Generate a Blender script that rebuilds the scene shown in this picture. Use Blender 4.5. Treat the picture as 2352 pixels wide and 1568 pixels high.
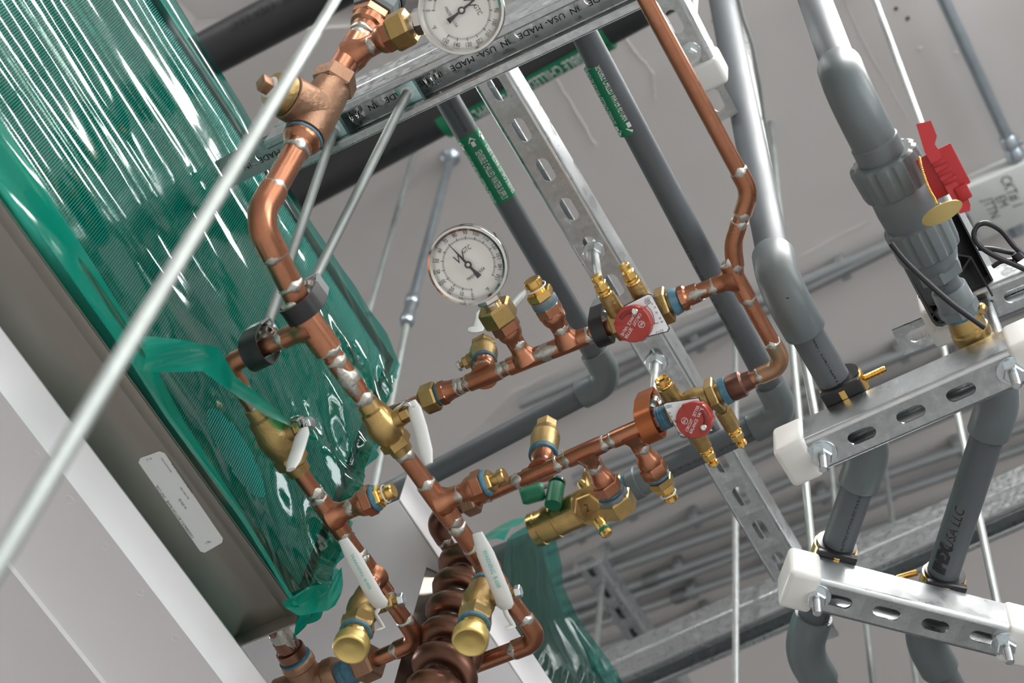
import bpy, bmesh, math, random
from mathutils import Vector as V, Matrix
random.seed(7)
for o in list(bpy.data.objects): bpy.data.objects.remove(o)
scene = bpy.context.scene
C = scene.collection

# ---------------------------------------------------------------- camera
EYE = 1.6                                   # camera height above the floor
FPX, CX, CY = 3800.0, 1176.0, 784.0
_z = V((514, -2034, FPX)).normalized()
_a = V((5528, 9212, FPX)).normalized()
_a = (_a - _z * _a.dot(_z)).normalized()
_x = _a.cross(_z)
ROT = Matrix((_x, _a, _z))                  # lens axes -> room axes
def ray(px, py): return ROT @ V(((px - CX) / FPX, (py - CY) / FPX, 1.0))
ORG = V((0, 0, EYE))
def W(px, py, d): return ORG + ray(px, py) * d
def H(px, py, h):
    r = ray(px, py); return ORG + r * (h / r.z)
def PX(px, py, x):
    r = ray(px, py); return ORG + r * (x / r.x)
def PY(px, py, y):
    r = ray(px, py); return ORG + r * (y / r.y)
def proj(p):
    c = ROT.transposed() @ (V(p) - ORG); return (CX + FPX * c.x / c.z, CY + FPX * c.y / c.z, c.z)
cd = bpy.data.cameras.new('camera'); cam = bpy.data.objects.new('camera', cd); C.objects.link(cam)
cd.sensor_width = 36; cd.lens = 36 * FPX / 2352
cd.clip_start = .05
m = ROT
cam.matrix_world = Matrix(((m[0][0], -m[0][1], -m[0][2], 0), (m[1][0], -m[1][1], -m[1][2], 0), (m[2][0], -m[2][1], -m[2][2], EYE), (0, 0, 0, 1)))
cd.dof.use_dof = True; cd.dof.focus_distance = 1.62; cd.dof.aperture_fstop = 6.3
scene.camera = cam

# ---------------------------------------------------------------- world, exposure
w = bpy.data.worlds.new('world'); scene.world = w; w.use_nodes = True
w.node_tree.nodes['Background'].inputs[0].default_value = (.95, .97, 1.0, 1)
w.node_tree.nodes['Background'].inputs[1].default_value = .5
vs = scene.view_settings
vs.view_transform = 'Standard'; vs.look = 'None'; vs.gamma = 1; vs.use_curve_mapping = False; vs.exposure = -0.12

X, Y, Z = V((1, 0, 0)), V((0, 1, 0)), V((0, 0, 1))
WINDOWS = [(-2.8, 150), (-.1, 150)]    # daylight windows in the right-hand wall: y, power
LAMPS = [  # ceiling luminaires: centre x, y; all hang outside the picture
    (.30, .15), (2.1, .1), (.75, -1.7), (2.4, -1.7), (-1.6, -1.5), (-3.6, 0.6)]

# ---------------------------------------------------------------- materials
def new_mat(name):
    m = bpy.data.materials.new(name); m.use_nodes = True
    return m, m.node_tree.nodes, m.node_tree.links, m.node_tree.nodes['Principled BSDF']
def mat(name, col, rough=.5, metal=0., noise=0., nscale=60., col2=None, bump=0., bscale=200., spec=.5, rvar=0., thread=0., coat=0., stretch=None):
    m, N, L, b = new_mat(name)
    b.inputs['Base Color'].default_value = (*col, 1); b.inputs['Roughness'].default_value = rough
    b.inputs['Metallic'].default_value = metal; b.inputs['Specular IOR Level'].default_value = spec
    b.inputs['Coat Weight'].default_value = coat
    tc = N.new('ShaderNodeTexCoord'); src = tc.outputs['Object']
    if stretch:
        mp = N.new('ShaderNodeMapping'); mp.inputs['Scale'].default_value = stretch; L.new(src, mp.inputs[0]); src = mp.outputs[0]
    if noise or rvar:
        n = N.new('ShaderNodeTexNoise'); n.inputs['Scale'].default_value = nscale; n.inputs['Detail'].default_value = 5; L.new(src, n.inputs['Vector'])
        r = N.new('ShaderNodeMapRange'); r.inputs[1].default_value = .35; r.inputs[2].default_value = .68; L.new(n.outputs[0], r.inputs[0])
        if noise:
            mx = N.new('ShaderNodeMix'); mx.data_type = 'RGBA'
            mx.inputs[6].default_value = (*col, 1)
            c2 = col2 or tuple(c * .55 for c in col)
            mx.inputs[7].default_value = (*[a * (1 - noise) + q * noise for a, q in zip(col, c2)], 1)
            L.new(r.outputs[0], mx.inputs[0]); L.new(mx.outputs[2], b.inputs['Base Color'])
        if rvar:
            r2 = N.new('ShaderNodeMapRange'); r2.inputs[3].default_value = rough - rvar; r2.inputs[4].default_value = rough + rvar
            L.new(r.outputs[0], r2.inputs[0]); L.new(r2.outputs[0], b.inputs['Roughness'])
    if bump:
        n2 = N.new('ShaderNodeTexNoise'); n2.inputs['Scale'].default_value = bscale; n2.inputs['Detail'].default_value = 4; L.new(src, n2.inputs['Vector'])
        bp = N.new('ShaderNodeBump'); bp.inputs['Strength'].default_value = bump; bp.inputs['Distance'].default_value = .002
        L.new(n2.outputs[0], bp.inputs['Height']); L.new(bp.outputs[0], b.inputs['Normal'])
    if thread:
        wv = N.new('ShaderNodeTexWave'); wv.bands_direction = 'Z'; wv.inputs['Scale'].default_value = thread; L.new(tc.outputs['Object'], wv.inputs['Vector'])
        bp = N.new('ShaderNodeBump'); bp.inputs['Strength'].default_value = .6; bp.inputs['Distance'].default_value = .0006
        L.new(wv.outputs['Fac'], bp.inputs['Height']); L.new(bp.outputs[0], b.inputs['Normal'])
    return m
M = {}
M['ceiling'] = mat('ceiling_paint', (.60, .575, .56), .75, noise=.10, nscale=2.5, bump=.5, bscale=9, spec=.25)
M['shade_wall'] = mat('shade_wall_dark', (.12, .12, .125), .7, spec=.2)  # dark tone chosen so the added wall dims the ceiling near it
M['wall'] = mat('wall_paint', (.66, .65, .64), .8, spec=.2)
M['floor'] = mat('floor_concrete', (.62, .61, .60), .5, noise=.2, nscale=3)
M['galv'] = mat('galvanised_steel', (.60, .63, .64), .38, 1., noise=.55, nscale=120, col2=(.42, .45, .46), rvar=.13)
M['galv_smooth'] = mat('zinc_plated_steel', (.66, .69, .70), .32, 1., noise=.35, nscale=40, rvar=.08)
M['rod'] = mat('rod_zinc', (.52, .55, .54), .42, .85, noise=.35, nscale=60, thread=220)
M['rod_smooth'] = mat('rod_grey', (.33, .36, .345), .55, .75, noise=.45, nscale=25)
M['steel_blue'] = mat('conduit_zinc', (.44, .50, .54), .35, .9, noise=.4, nscale=30)
M['conduit'] = mat('conduit_grey', (.36, .38, .385), .45, .6, noise=.2, nscale=10)
M['bolt'] = mat('bolt_zinc', (.70, .76, .78), .25, 1., rvar=.08, nscale=80)
M['spring_nut'] = mat('plated_spring_nut', (.36, .55, .54), .3, .9)
M['chrome'] = mat('polished_steel', (.62, .60, .57), .10, 1.)
M['stainless'] = mat('brushed_stainless', (.31, .285, .255), .36, 1., noise=.35, nscale=14, rvar=.08, stretch=(1, .3, 1))
M['copper'] = mat('copper', (.50, .225, .13), .30, .93, noise=.75, nscale=24, col2=(.30, .12, .065), rvar=.1)
M['copper_old'] = mat('copper_heat_stained', (.27, .135, .088), .36, .95, noise=.7, nscale=25, col2=(.09, .05, .038), rvar=.1)
M['copper_burnt'] = mat('copper_burnt', (.16, .075, .055), .4, .7, noise=.5, nscale=60)
M['solder'] = mat('solder', (.50, .49, .44), .36, .85, noise=.5, nscale=150, col2=(.38, .37, .33), rvar=.1, bump=.4, bscale=300)
M['brass'] = mat('brass', (.50, .345, .135), .3, .95, noise=.4, nscale=40, col2=(.40, .27, .11), rvar=.1)
M['brass_cast'] = mat('cast_brass', (.40, .28, .115), .42, .9, noise=.5, nscale=60, col2=(.25, .17, .07), bump=.25, bscale=300)
M['bronze'] = mat('cast_bronze', (.35, .205, .13), .45, .85, noise=.5, nscale=30, col2=(.22, .12, .07), bump=.35, bscale=250)
M['gold'] = mat('bright_brass', (.86, .56, .18), .2, 1., rvar=.05, nscale=50)
M['yellow_cap'] = mat('yellow_brass_cap', (.74, .56, .20), .36, .8)
M['pvc'] = mat('grey_pvc', (.10, .112, .12), .52, noise=.15, nscale=12, rvar=.06, spec=.4, col2=(.075, .085, .09))
M['pvc_fit'] = mat('grey_pvc_fitting', (.135, .158, .162), .42, noise=.12, nscale=14, rvar=.06)
M['pvc_dark'] = mat('dark_pvc', (.030, .031, .034), .5, noise=.2, nscale=8)
M['ink'] = mat('black_ink', (.012, .012, .013), .6)
M['ink_grey'] = mat('faded_ink', (.06, .062, .065), .6)
M['ink_white'] = mat('white_ink', (.75, .77, .76), .5)
M['green_label'] = mat('green_pipe_label', (.006, .19, .085), .42)
M['green_plastic'] = mat('green_plastic', (.004, .14, .065), .42)
M['white_paint'] = mat('white_powder_coat', (.79, .78, .785), .45, noise=.06, nscale=5)
M['white_plastic'] = mat('white_plastic', (.78, .775, .74), .28)
M['white_vinyl'] = mat('white_vinyl_grip', (.68, .69, .66), .38)
M['black_rubber'] = mat('black_rubber', (.012, .012, .013), .35)
M['black_plastic'] = mat('black_plastic', (.012, .0125, .013), .42)
M['cable'] = mat('black_cable', (.010, .010, .014), .3)
M['red'] = mat('red_plastic', (.42, .010, .014), .4)
M['red_knob'] = mat('red_dial_plastic', (.34, .030, .020), .36)
M['red_dark'] = mat('dark_red_groove', (.20, .015, .012), .4)
M['sealant'] = mat('blue_thread_sealant', (.016, .13, .21), .55, noise=.7, nscale=160, col2=(.13, .20, .22))
M['teal_print'] = mat('teal_print', (.05, .42, .36), .5)
M['clay'] = mat('copper_plated_steel', (.42, .13, .045), .36, .75, noise=.2, nscale=20)
M['label_white'] = mat('white_sticker', (.70, .70, .69), .5)
M['plate'] = mat('white_scale_plate', (.84, .88, .90), .35)
M['dial'] = mat('dial_face', (.88, .87, .82), .5)
M['fin'] = mat('aluminium_fin', (.50, .55, .54), .4, .2)
M['coil_dark'] = mat('coil_shade_fill', (.02, .035, .033), .6)  # near-black fill that paints the shade inside the coils
M['rust'] = mat('rusty_hole_edge', (.06, .045, .035), .7)
M['ptfe'] = mat('white_thread_tape', (.74, .73, .70), .6)
M['jbox'] = mat('painted_box', (.60, .62, .60), .55, noise=.12, nscale=8)
M['verdigris'] = mat('verdigris_copper', (.46, .21, .12), .42, .8, noise=.75, nscale=45, col2=(.10, .24, .15))
def schlick(N, L, f0):
    # reflectance of a thin sheet, the same from either face
    g = N.new('ShaderNodeNewGeometry'); d = N.new('ShaderNodeVectorMath'); d.operation = 'DOT_PRODUCT'
    L.new(g.outputs['Incoming'], d.inputs[0]); L.new(g.outputs['Normal'], d.inputs[1])
    ab = N.new('ShaderNodeMath'); ab.operation = 'ABSOLUTE'; L.new(d.outputs['Value'], ab.inputs[0])
    om = N.new('ShaderNodeMath'); om.operation = 'SUBTRACT'; om.inputs[0].default_value = 1; om.use_clamp = True; L.new(ab.outputs[0], om.inputs[1])
    pw = N.new('ShaderNodeMath'); pw.operation = 'POWER'; pw.inputs[1].default_value = 5; L.new(om.outputs[0], pw.inputs[0])
    ma = N.new('ShaderNodeMath'); ma.operation = 'MULTIPLY_ADD'; ma.inputs[1].default_value = 1 - f0; ma.inputs[2].default_value = f0; L.new(pw.outputs[0], ma.inputs[0])
    return ma.outputs[0], d.inputs[1]
def film_mat(name, tint, body, bumps=.22, dens=.34, ior=1.6):
    m, N, L, b = new_mat(name); N.remove(b)
    out = N['Material Output']
    tr = N.new('ShaderNodeBsdfTransparent'); tr.inputs[0].default_value = (*tint, 1)
    df = N.new('ShaderNodeBsdfDiffuse'); df.inputs[0].default_value = (*body, 1)
    tl = N.new('ShaderNodeBsdfTranslucent'); tl.inputs[0].default_value = (*body, 1)
    gl = N.new('ShaderNodeBsdfGlossy'); gl.inputs[0].default_value = (.95, 1, .98, 1); gl.inputs['Roughness'].default_value = .08
    fr = schlick(N, L, ((ior - 1) / (ior + 1)) ** 2)
    tc = N.new('ShaderNodeTexCoord'); mp = N.new('ShaderNodeMapping'); mp.inputs['Scale'].default_value = (1, .035, 1)
    L.new(tc.outputs['Object'], mp.inputs[0])
    n = N.new('ShaderNodeTexNoise'); n.inputs['Scale'].default_value = 70; n.inputs['Detail'].default_value = 2; L.new(mp.outputs[0], n.inputs['Vector'])
    bp = N.new('ShaderNodeBump'); bp.inputs['Strength'].default_value = bumps; bp.inputs['Distance'].default_value = .004
    L.new(n.outputs[0], bp.inputs['Height'])
    L.new(bp.outputs[0], gl.inputs['Normal']); L.new(bp.outputs[0], fr[1])
    a1 = N.new('ShaderNodeMixShader'); a1.inputs[0].default_value = .5; L.new(df.outputs[0], a1.inputs[1]); L.new(tl.outputs[0], a1.inputs[2])
    a2 = N.new('ShaderNodeMixShader'); a2.inputs[0].default_value = dens; L.new(tr.outputs[0], a2.inputs[1]); L.new(a1.outputs[0], a2.inputs[2])
    a3 = N.new('ShaderNodeMixShader'); L.new(fr[0], a3.inputs[0]); L.new(a2.outputs[0], a3.inputs[1]); L.new(gl.outputs[0], a3.inputs[2])
    L.new(a3.outputs[0], out.inputs[0])
    return m
M['film'] = film_mat('green_film', (.065, .56, .47), (.006, .24, .19), .06, .06, 1.8)
M['film_thick'] = film_mat('green_film_folded', (.02, .45, .33), (.008, .46, .33), .05, .5, 1.4)
def glass_mat():
    m, N, L, b = new_mat('gauge_glass'); N.remove(b)
    tr = N.new('ShaderNodeBsdfTransparent'); gl = N.new('ShaderNodeBsdfGlossy'); gl.inputs['Roughness'].default_value = .02
    fr = schlick(N, L, .035)[0]; mx = N.new('ShaderNodeMixShader')
    L.new(fr, mx.inputs[0]); L.new(tr.outputs[0], mx.inputs[1]); L.new(gl.outputs[0], mx.inputs[2]); L.new(mx.outputs[0], N['Material Output'].inputs[0])
    return m
M['glass'] = glass_mat()
def emit_mat(name, col, s):
    m, N, L, b = new_mat(name); b.inputs['Base Color'].default_value = (.8, .8, .8, 1)
    b.inputs['Emission Color'].default_value = (*col, 1); b.inputs['Emission Strength'].default_value = s
    return m
M['lamp'] = emit_mat('lamp_diffuser', (1, .985, .97), 50.0)

# ---------------------------------------------------------------- mesh helpers
def basis(d, hint=None):
    d = V(d).normalized()
    h = V(hint) if hint is not None else (Z if abs(d.z) < .9 else X)
    u = (h - d * h.dot(d))
    if u.length < 1e-6: u = d.orthogonal()
    u.normalize(); return u, d.cross(u)
class MB:
    def __init__(s): s.v = []; s.f = []
    def add(s, vs, fs):
        k = len(s.v); s.v += [V(p) for p in vs]; s.f += [tuple(i + k for i in q) for q in fs]; return s
    def rings(s, rings, cap=True, close=False):
        k = len(s.v); n = len(rings[0])
        for r in rings: s.v += r
        R = len(rings)
        for i in range(R - 1 + (1 if close else 0)):
            a, b2 = k + i * n, k + ((i + 1) % R) * n
            for j in range(n): s.f.append((a + j, a + (j + 1) % n, b2 + (j + 1) % n, b2 + j))
        if cap and not close:
            s.f.append(tuple(k + j for j in reversed(range(n)))); s.f.append(tuple(k + (R - 1) * n + j for j in range(n)))
        return s
    def lathe(s, o, d, prof, n=20, hint=None, cap=True, ph=0.):
        o = V(o); d = V(d).normalized(); u, v = basis(d, hint); rr = []
        for t, r in prof:
            rr.append([o + d * t + (u * math.cos(ph + 2 * math.pi * j / n) + v * math.sin(ph + 2 * math.pi * j / n)) * r for j in range(n)])
        return s.rings(rr, cap)
    def tube(s, p, q, r, r2=None, n=20):
        p, q = V(p), V(q); return s.lathe(p, q - p, [(0, r), ((q - p).length, r if r2 is None else r2)], n)
    def sweep(s, pts, rs, n=14, cap=True, close=False, flat=None, hint=None):
        pts = [V(p) for p in pts]; m_ = len(pts)
        if not isinstance(rs, (list, tuple)): rs = [rs] * m_
        tan = []
        for i in range(m_):
            a = pts[i - 1] if (i > 0 or close) else pts[i]; b2 = pts[(i + 1) % m_] if (i < m_ - 1 or close) else pts[i]
            tan.append((b2 - a).normalized())
        u, _ = basis(tan[0], hint); rr = []
        for i in range(m_):
            u = (u - tan[i] * u.dot(tan[i])).normalized(); v = tan[i].cross(u)
            fl = flat or 1.
            rr.append([pts[i] + (u * math.cos(2 * math.pi * j / n) + v * math.sin(2 * math.pi * j / n) * fl) * rs[i] for j in range(n)])
        return s.rings(rr, cap, close)
    def box(s, c, ax, ay, az, size, bev=0., seg=2):
        c = V(c); ax, ay, az = V(ax).normalized(), V(ay).normalized(), V(az).normalized()
        bm = bmesh.new(); bmesh.ops.create_cube(bm, size=1)
        for v in bm.verts: v.co = V((v.co.x * size[0], v.co.y * size[1], v.co.z * size[2]))
        if bev: bmesh.ops.bevel(bm, geom=list(bm.edges), offset=bev, segments=seg, affect='EDGES', profile=.5)
        bm.verts.index_update()
        s.add([c + ax * v.co.x + ay * v.co.y + az * v.co.z for v in bm.verts], [[v.index for v in f.verts] for f in bm.faces]); bm.free(); return s
    def prism(s, pts, vec):
        pts = [V(p) for p in pts]; n = len(pts); vec = V(vec)
        return s.add(pts + [p + vec for p in pts], [tuple(range(n))[::-1], tuple(range(n, 2 * n))] + [(i, (i + 1) % n, (i + 1) % n + n, i + n) for i in range(n)])
    def ball(s, c, r, n=10, sq=None):
        c = V(c); k = []
        sq = sq or (1, 1, 1)
        for i in range(1, n // 2 + 1):
            a = math.pi * i / (n // 2 + 1)
            k.append([c + V((math.sin(a) * math.cos(2 * math.pi * j / n) * sq[0], math.sin(a) * math.sin(2 * math.pi * j / n) * sq[1], math.cos(a) * sq[2])) * r for j in range(n)])
        return s.rings(k)
    def build(s, name, m, parent=None, ang=35, kind=None):
        root = parent
        while root is not None and root.parent is not None: root = root.parent
        off = V(root.location) if root is not None else V((0, 0, 0))
        me = bpy.data.meshes.new(name); me.from_pydata([tuple(p - off) for p in s.v], [], s.f); me.validate(); me.update()
        bm = bmesh.new(); bm.from_mesh(me); bmesh.ops.recalc_face_normals(bm, faces=bm.faces); bm.to_mesh(me); bm.free()
        for p in me.polygons: p.use_smooth = True
        me.set_sharp_from_angle(angle=math.radians(ang))
        me.materials.append(M[m] if isinstance(m, str) else m)
        o = bpy.data.objects.new(name, me); C.objects.link(o); o.parent = parent
        if kind: o['kind'] = kind
        return o
def thing(name, label, cat, loc, group=None):
    o = bpy.data.objects.new(name, None); C.objects.link(o); o.location = V(loc); o.empty_display_size = .02
    o['label'] = label; o['category'] = cat
    if group: o['group'] = group
    return o
def solo(mb, name, m, label, cat, group=None, ang=35):
    c = sum(mb.v, V((0, 0, 0))) / len(mb.v)
    o = mb.build(name, m, None, ang); o.data.transform(Matrix.Translation(-c)); o.location = c
    o['label'] = label; o['category'] = cat
    if group: o['group'] = group
    return o
def struct(mb, name, m):
    o = mb.build(name, m); o['kind'] = 'structure'; return o
# lettering: outlines of the built-in font, laid on a plane or round a cylinder
def text_geo(s, size, sx=1., align='CENTER', shear=0., bold=0.):
    cu = bpy.data.curves.new('t', 'FONT'); cu.body = s; cu.size = size; cu.align_x = align; cu.align_y = 'CENTER'; cu.resolution_u = 2; cu.shear = shear; cu.offset = bold
    o = bpy.data.objects.new('t', cu); C.objects.link(o)
    me = o.to_mesh(); vs = [(v.co.x * sx, v.co.y) for v in me.vertices]; fs = [tuple(p.vertices) for p in me.polygons]
    o.to_mesh_clear(); bpy.data.objects.remove(o); bpy.data.curves.remove(cu)
    return vs, fs
def text_flat(mb, s, o, right, up, size, sx=1., lift=.0004, **k):
    vs, fs = text_geo(s, size, sx, **k); o = V(o); r = V(right).normalized(); u = V(up); u = (u - r * u.dot(r)).normalized(); n = r.cross(u)
    return mb.add([o + r * x + u * y + n * lift for x, y in vs], fs)
def subdiv_y(vs, fs, step):
    bm = bmesh.new(); q = [bm.verts.new((x, y, 0)) for x, y in vs]
    for f in fs:
        try: bm.faces.new([q[i] for i in f])
        except ValueError: pass
    ys = [y for _, y in vs]; y = min(ys) + step
    while y < max(ys):
        bmesh.ops.bisect_plane(bm, geom=bm.verts[:] + bm.edges[:] + bm.faces[:], plane_co=(0, y, 0), plane_no=(0, 1, 0)); y += step
    bm.verts.index_update(); r = [(v.co.x, v.co.y) for v in bm.verts], [tuple(v.index for v in f.verts) for f in bm.faces]; bm.free(); return r
def text_round(mb, s, o, right, n, rad, size, sx=1., lift=.0003, **k):
    vs, fs = text_geo(s, size, sx, **k); vs, fs = subdiv_y(vs, fs, rad * .16); o = V(o); r = V(right).normalized(); n = V(n); n = (n - r * n.dot(r)).normalized(); u = n.cross(r); R = rad + lift
    return mb.add([o + r * x + (n * math.cos(y / R) + u * math.sin(y / R)) * R for x, y in vs], fs)
# ---------------------------------------------------------------- the room
CH = 2.75; CZ = EYE + CH                       # ceiling height over the lens / the floor
def build_room():
    r = .12
    T0 = H(452, 43, CH + r); e1 = (H(562, 35, CH + r) - T0).normalized(); e2 = (H(410, 0, CH + r) - T0).normalized()
    hole = [V((T0 + e1 * a + e2 * b).to_tuple()) for a, b in ((0, 0), (.55, 0), (.55, .6), (0, .6))]
    out = [V((-7, 8, 0)), V((7, 8, 0)), V((7, -6, 0)), V((-7, -6, 0))]
    # start the outer ring at the corner nearest to the first hole corner, both rings in the same sense
    k = min(range(4), key=lambda i: (out[i].xy - hole[0].xy).length); best = None
    for sgn in (1, -1):
        for st in range(4):
            o = [out[(st + sgn * i) % 4] for i in range(4)]
            L = sum((o[i].xy - hole[i].xy).length for i in range(4))
            if best is None or L < best[0]: best = (L, o)
    o = best[1]
    mb = MB(); vs = []
    for p in o: vs.append(V((p.x, p.y, CZ)))
    for p in hole: vs.append(V((p.x, p.y, CZ)))
    for p in hole: vs.append(V((p.x, p.y, CZ + r)))
    for p in o: vs.append(V((p.x, p.y, CZ + .3)))
    fs = []
    for i in range(4):
        j = (i + 1) % 4
        fs += [(i, j, j + 4, i + 4), (i + 4, j + 4, j + 8, i + 8), (i, j, j + 12, i + 12)]
    fs += [(8, 9, 10, 11), (12, 13, 14, 15)]
    mb.add(vs, fs); ce = struct(mb, 'ceiling', 'ceiling')
    struct(MB().box((0, 1, -.05), X, Y, Z, (14, 14, .1)), 'floor', 'floor')
    struct(MB().box((-7.05, 1, CZ / 2), X, Y, Z, (.1, 14, CZ)), 'wall_left', 'wall')
    struct(MB().box((0, 3.35, CZ / 2), X, Y, Z, (14, .1, CZ)), 'added_dark_wall', 'shade_wall')  # unseen wall, set close and dark to dim the far ceiling
    struct(MB().box((0, -6.05, CZ / 2), X, Y, Z, (14, .1, CZ)), 'added_front_wall', 'wall')  # unseen wall, added to darken the faces turned towards it
    # right-hand wall with three windows
    zs = [0, .9, 3.5, CZ]; ys = [-6]
    for y, _ in WINDOWS: ys += [y - 1.1, y + 1.1]
    ys.append(8); wb = MB()
    wb.box((5.05, 1, .45), X, Y, Z, (.1, 14, .9)); wb.box((5.05, 1, (3.5 + CZ) / 2), X, Y, Z, (.1, 14, CZ - 3.5))
    for a, b in zip(ys[::2], ys[1::2]): wb.box((5.05, (a + b) / 2, 2.2), X, Y, Z, (.1, b - a, 2.6))
    struct(wb, 'wall_right', 'wall')
    for k, (y, pw) in enumerate(WINDOWS):
        fr = MB(); fr.box((5.05, y, .93), X, Y, Z, (.12, 2.2, .06)); fr.box((5.05, y, 3.47), X, Y, Z, (.12, 2.2, .06)); fr.box((5.05, y - 1.07, 2.2), X, Y, Z, (.12, .06, 2.6)); fr.box((5.05, y + 1.07, 2.2), X, Y, Z, (.12, .06, 2.6)); fr.box((5.05, y, 2.2), X, Y, Z, (.08, .05, 2.6)); fr.box((5.05, y, 2.2), X, Y, Z, (.08, 2.2, .05))
        wo = struct(fr, 'window_%d' % (k + 1), 'white_paint')
        MB().box((5.07, y, 2.2), X, Y, Z, (.006, 2.1, 2.5)).build('pane', 'glass', wo)
        ld = bpy.data.lights.new('daylight', 'AREA'); ld.shape = 'RECTANGLE'; ld.size = 2.6; ld.size_y = 2.2; ld.energy = pw; ld.color = (.93, .97, 1)
        lo = bpy.data.objects.new('daylight', ld); C.objects.link(lo); lo.location = (5.2, y, 2.2); lo.rotation_euler = (0, math.pi / 2, 0)
    # hairline plaster ridges and pits on the ceiling
    rr = random.Random(3)
    def ridge(pix, rad):
        pts = []
        for (a, b), (c, d) in zip(pix, pix[1:]):
            for i in range(10):
                t = i / 10; pts.append(H(a + (c - a) * t + rr.uniform(-2, 2), b + (d - b) * t + rr.uniform(-2, 2), CH))
        MB().sweep(pts, [rad * .45 * rr.uniform(.5, 1.2) for _ in pts], 6).build('plaster_ridge', 'ceiling', ce)
    ridge([(1278, 180), (1330, 270), (1375, 345)], .003)
    ridge([(1430, 80), (1500, 170), (1505, 240)], .003)
    ridge([(1940, 0), (1990, 110), (2100, 300)], .0022)
    ridge([(1060, 1010), (1180, 900), (1290, 845)], .0035)
    ridge([(1545, 735), (1610, 710), (1670, 690)], .0035); ridge([(1840, 590), (1900, 555), (2000, 505)], .0035)
    for a, b in ((2058, 20), (2085, 42), (2112, 112), (2070, 145), (2195, 122), (1962, 262), (1612, 60), (1640, 48), (1980, 640), (2020, 610), (1500, 1010), (2140, 1030), (985, 495)):
        p = H(a, b, CH); MB().lathe(p, -Z, [(-.001, .004), (.0005, .0035), (.0012, .0012)], 8).build('ceiling_pit', 'rust' if a in (2058, 2085, 1612, 1640) else 'ceiling', ce)
build_room()

def luminaire(i, x, y):
    t = thing('ceiling_light', 'long white wraparound luminaire on the ceiling outside the picture', 'light', (x, y, CZ - .1), 'linear luminaires')
    MB().box((x, y, CZ - .02), X, Y, Z, (.24, 1.25, .04), .006).build('housing', 'white_paint', t)
    MB().prism([V((x + .105 * math.cos(math.pi + math.pi * k / 14), y - .6, CZ - .04 + .075 * math.sin(math.pi + math.pi * k / 14))) for k in range(15)], Y * 1.2).build('diffuser', 'lamp', t, 60)
    for sgn in (-1, 1): MB().box((x, y + sgn * .612, CZ - .07), X, Y, Z, (.23, .02, .1), .006).build('end_cap', 'white_paint', t)
for i, q in enumerate(LAMPS): luminaire(i, *q)

# ---------------------------------------------------------------- plumbing helpers
def tocam(p, d):
    n = ORG - V(p); d = V(d).normalized(); n = n - d * n.dot(d); return n.normalized()
def arc(corner, d0, d1, t, n=10):
    th = d0.angle(d1); R = t / math.tan(th / 2); nn = (d1 - d0 * d0.dot(d1)).normalized(); st = corner - d0 * t; c = st + nn * R
    return [c - nn * R * math.cos(th * i / n) + d0 * R * math.sin(th * i / n) for i in range(n + 1)]
RS = random.Random(11)
def solder(T, p, axis, r, blob=1., m='solder', wid=.0022):
    p = V(p); d = V(axis).normalized(); n = 22; u, v = basis(d, tocam(p, d)); rr = []
    off = [RS.uniform(-1, 1) for _ in range(n)]
    off = [(off[i - 1] + off[i] + off[(i + 1) % n]) / 3 for i in range(n)]
    ba = RS.uniform(-.6, .6); bw = RS.uniform(.35, .6)
    for t, h in ((-1, .0), (-.7, .06), (0, .10), (.7, .07), (1, .0)):
        ring = []
        for j in range(n):
            a = 2 * math.pi * j / n; da = (a - ba + math.pi) % (2 * math.pi) - math.pi
            g = math.exp(-(da / bw) ** 2) * blob
            tt = t * wid * (1 + .5 * off[j] + 1.9 * g * (1 if t > 0 else .9)) + off[j] * wid * .7
            ring.append(p + d * tt + (u * math.cos(a) + v * math.sin(a)) * r * (1.005 + h * (1 + .7 * g)))
        rr.append(ring)
    return MB().rings(rr).build('solder_joint', m, T, 60)
STY = {'copper': dict(hub=1.15, t=1.75, sock=1.5, m='copper', fm='copper'), 'pvc': dict(hub=1.27, t=1.5, sock=1.5, m='pvc', fm='pvc_fit')}
def run(T, pts, r, sty='copper', joints=True, m=None, fm=None, tmul=None, skip=()):
    S = STY[sty]; m = m or S['m']; fm = fm or S['fm']; pts = [V(p) for p in pts]; k = len(pts); cut = [0.] * k; objs = []
    for i in range(1, k - 1):
        d0 = (pts[i] - pts[i - 1]).normalized(); d1 = (pts[i + 1] - pts[i]).normalized(); th = d0.angle(d1)
        t = r * S['t'] * (1 if th > 1.2 else .75) * (tmul or 1); cut[i] = t; h = r * S['hub']; so = r * S['sock']
        path = [pts[i] - d0 * (t + so)] + arc(pts[i], d0, d1, t, 12) + [pts[i] + d1 * (t + so)]
        rs = [h] * len(path)
        if sty == 'pvc':
            path = [path[0], path[0] + d0 * r * .12] + path[1:-1] + [path[-1] - d1 * r * .12, path[-1]]
            rs = [h * .96] + [h] * (len(path) - 2) + [h * .96]
        objs.append(MB().sweep(path, rs, 28).build('elbow', fm, T))
        if joints and sty == 'copper':
            solder(T, path[0], -d0, r * 1.03); solder(T, path[-1], d1, r * 1.03)
    for i in range(k - 1):
        if i in skip: continue
        d = (pts[i + 1] - pts[i]).normalized()
        a = pts[i] + d * cut[i] * .6; b = pts[i + 1] - d * cut[i + 1] * .6
        objs.append(MB().tube(a, b, r, n=28).build('pipe', m, T))
    return objs
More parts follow.
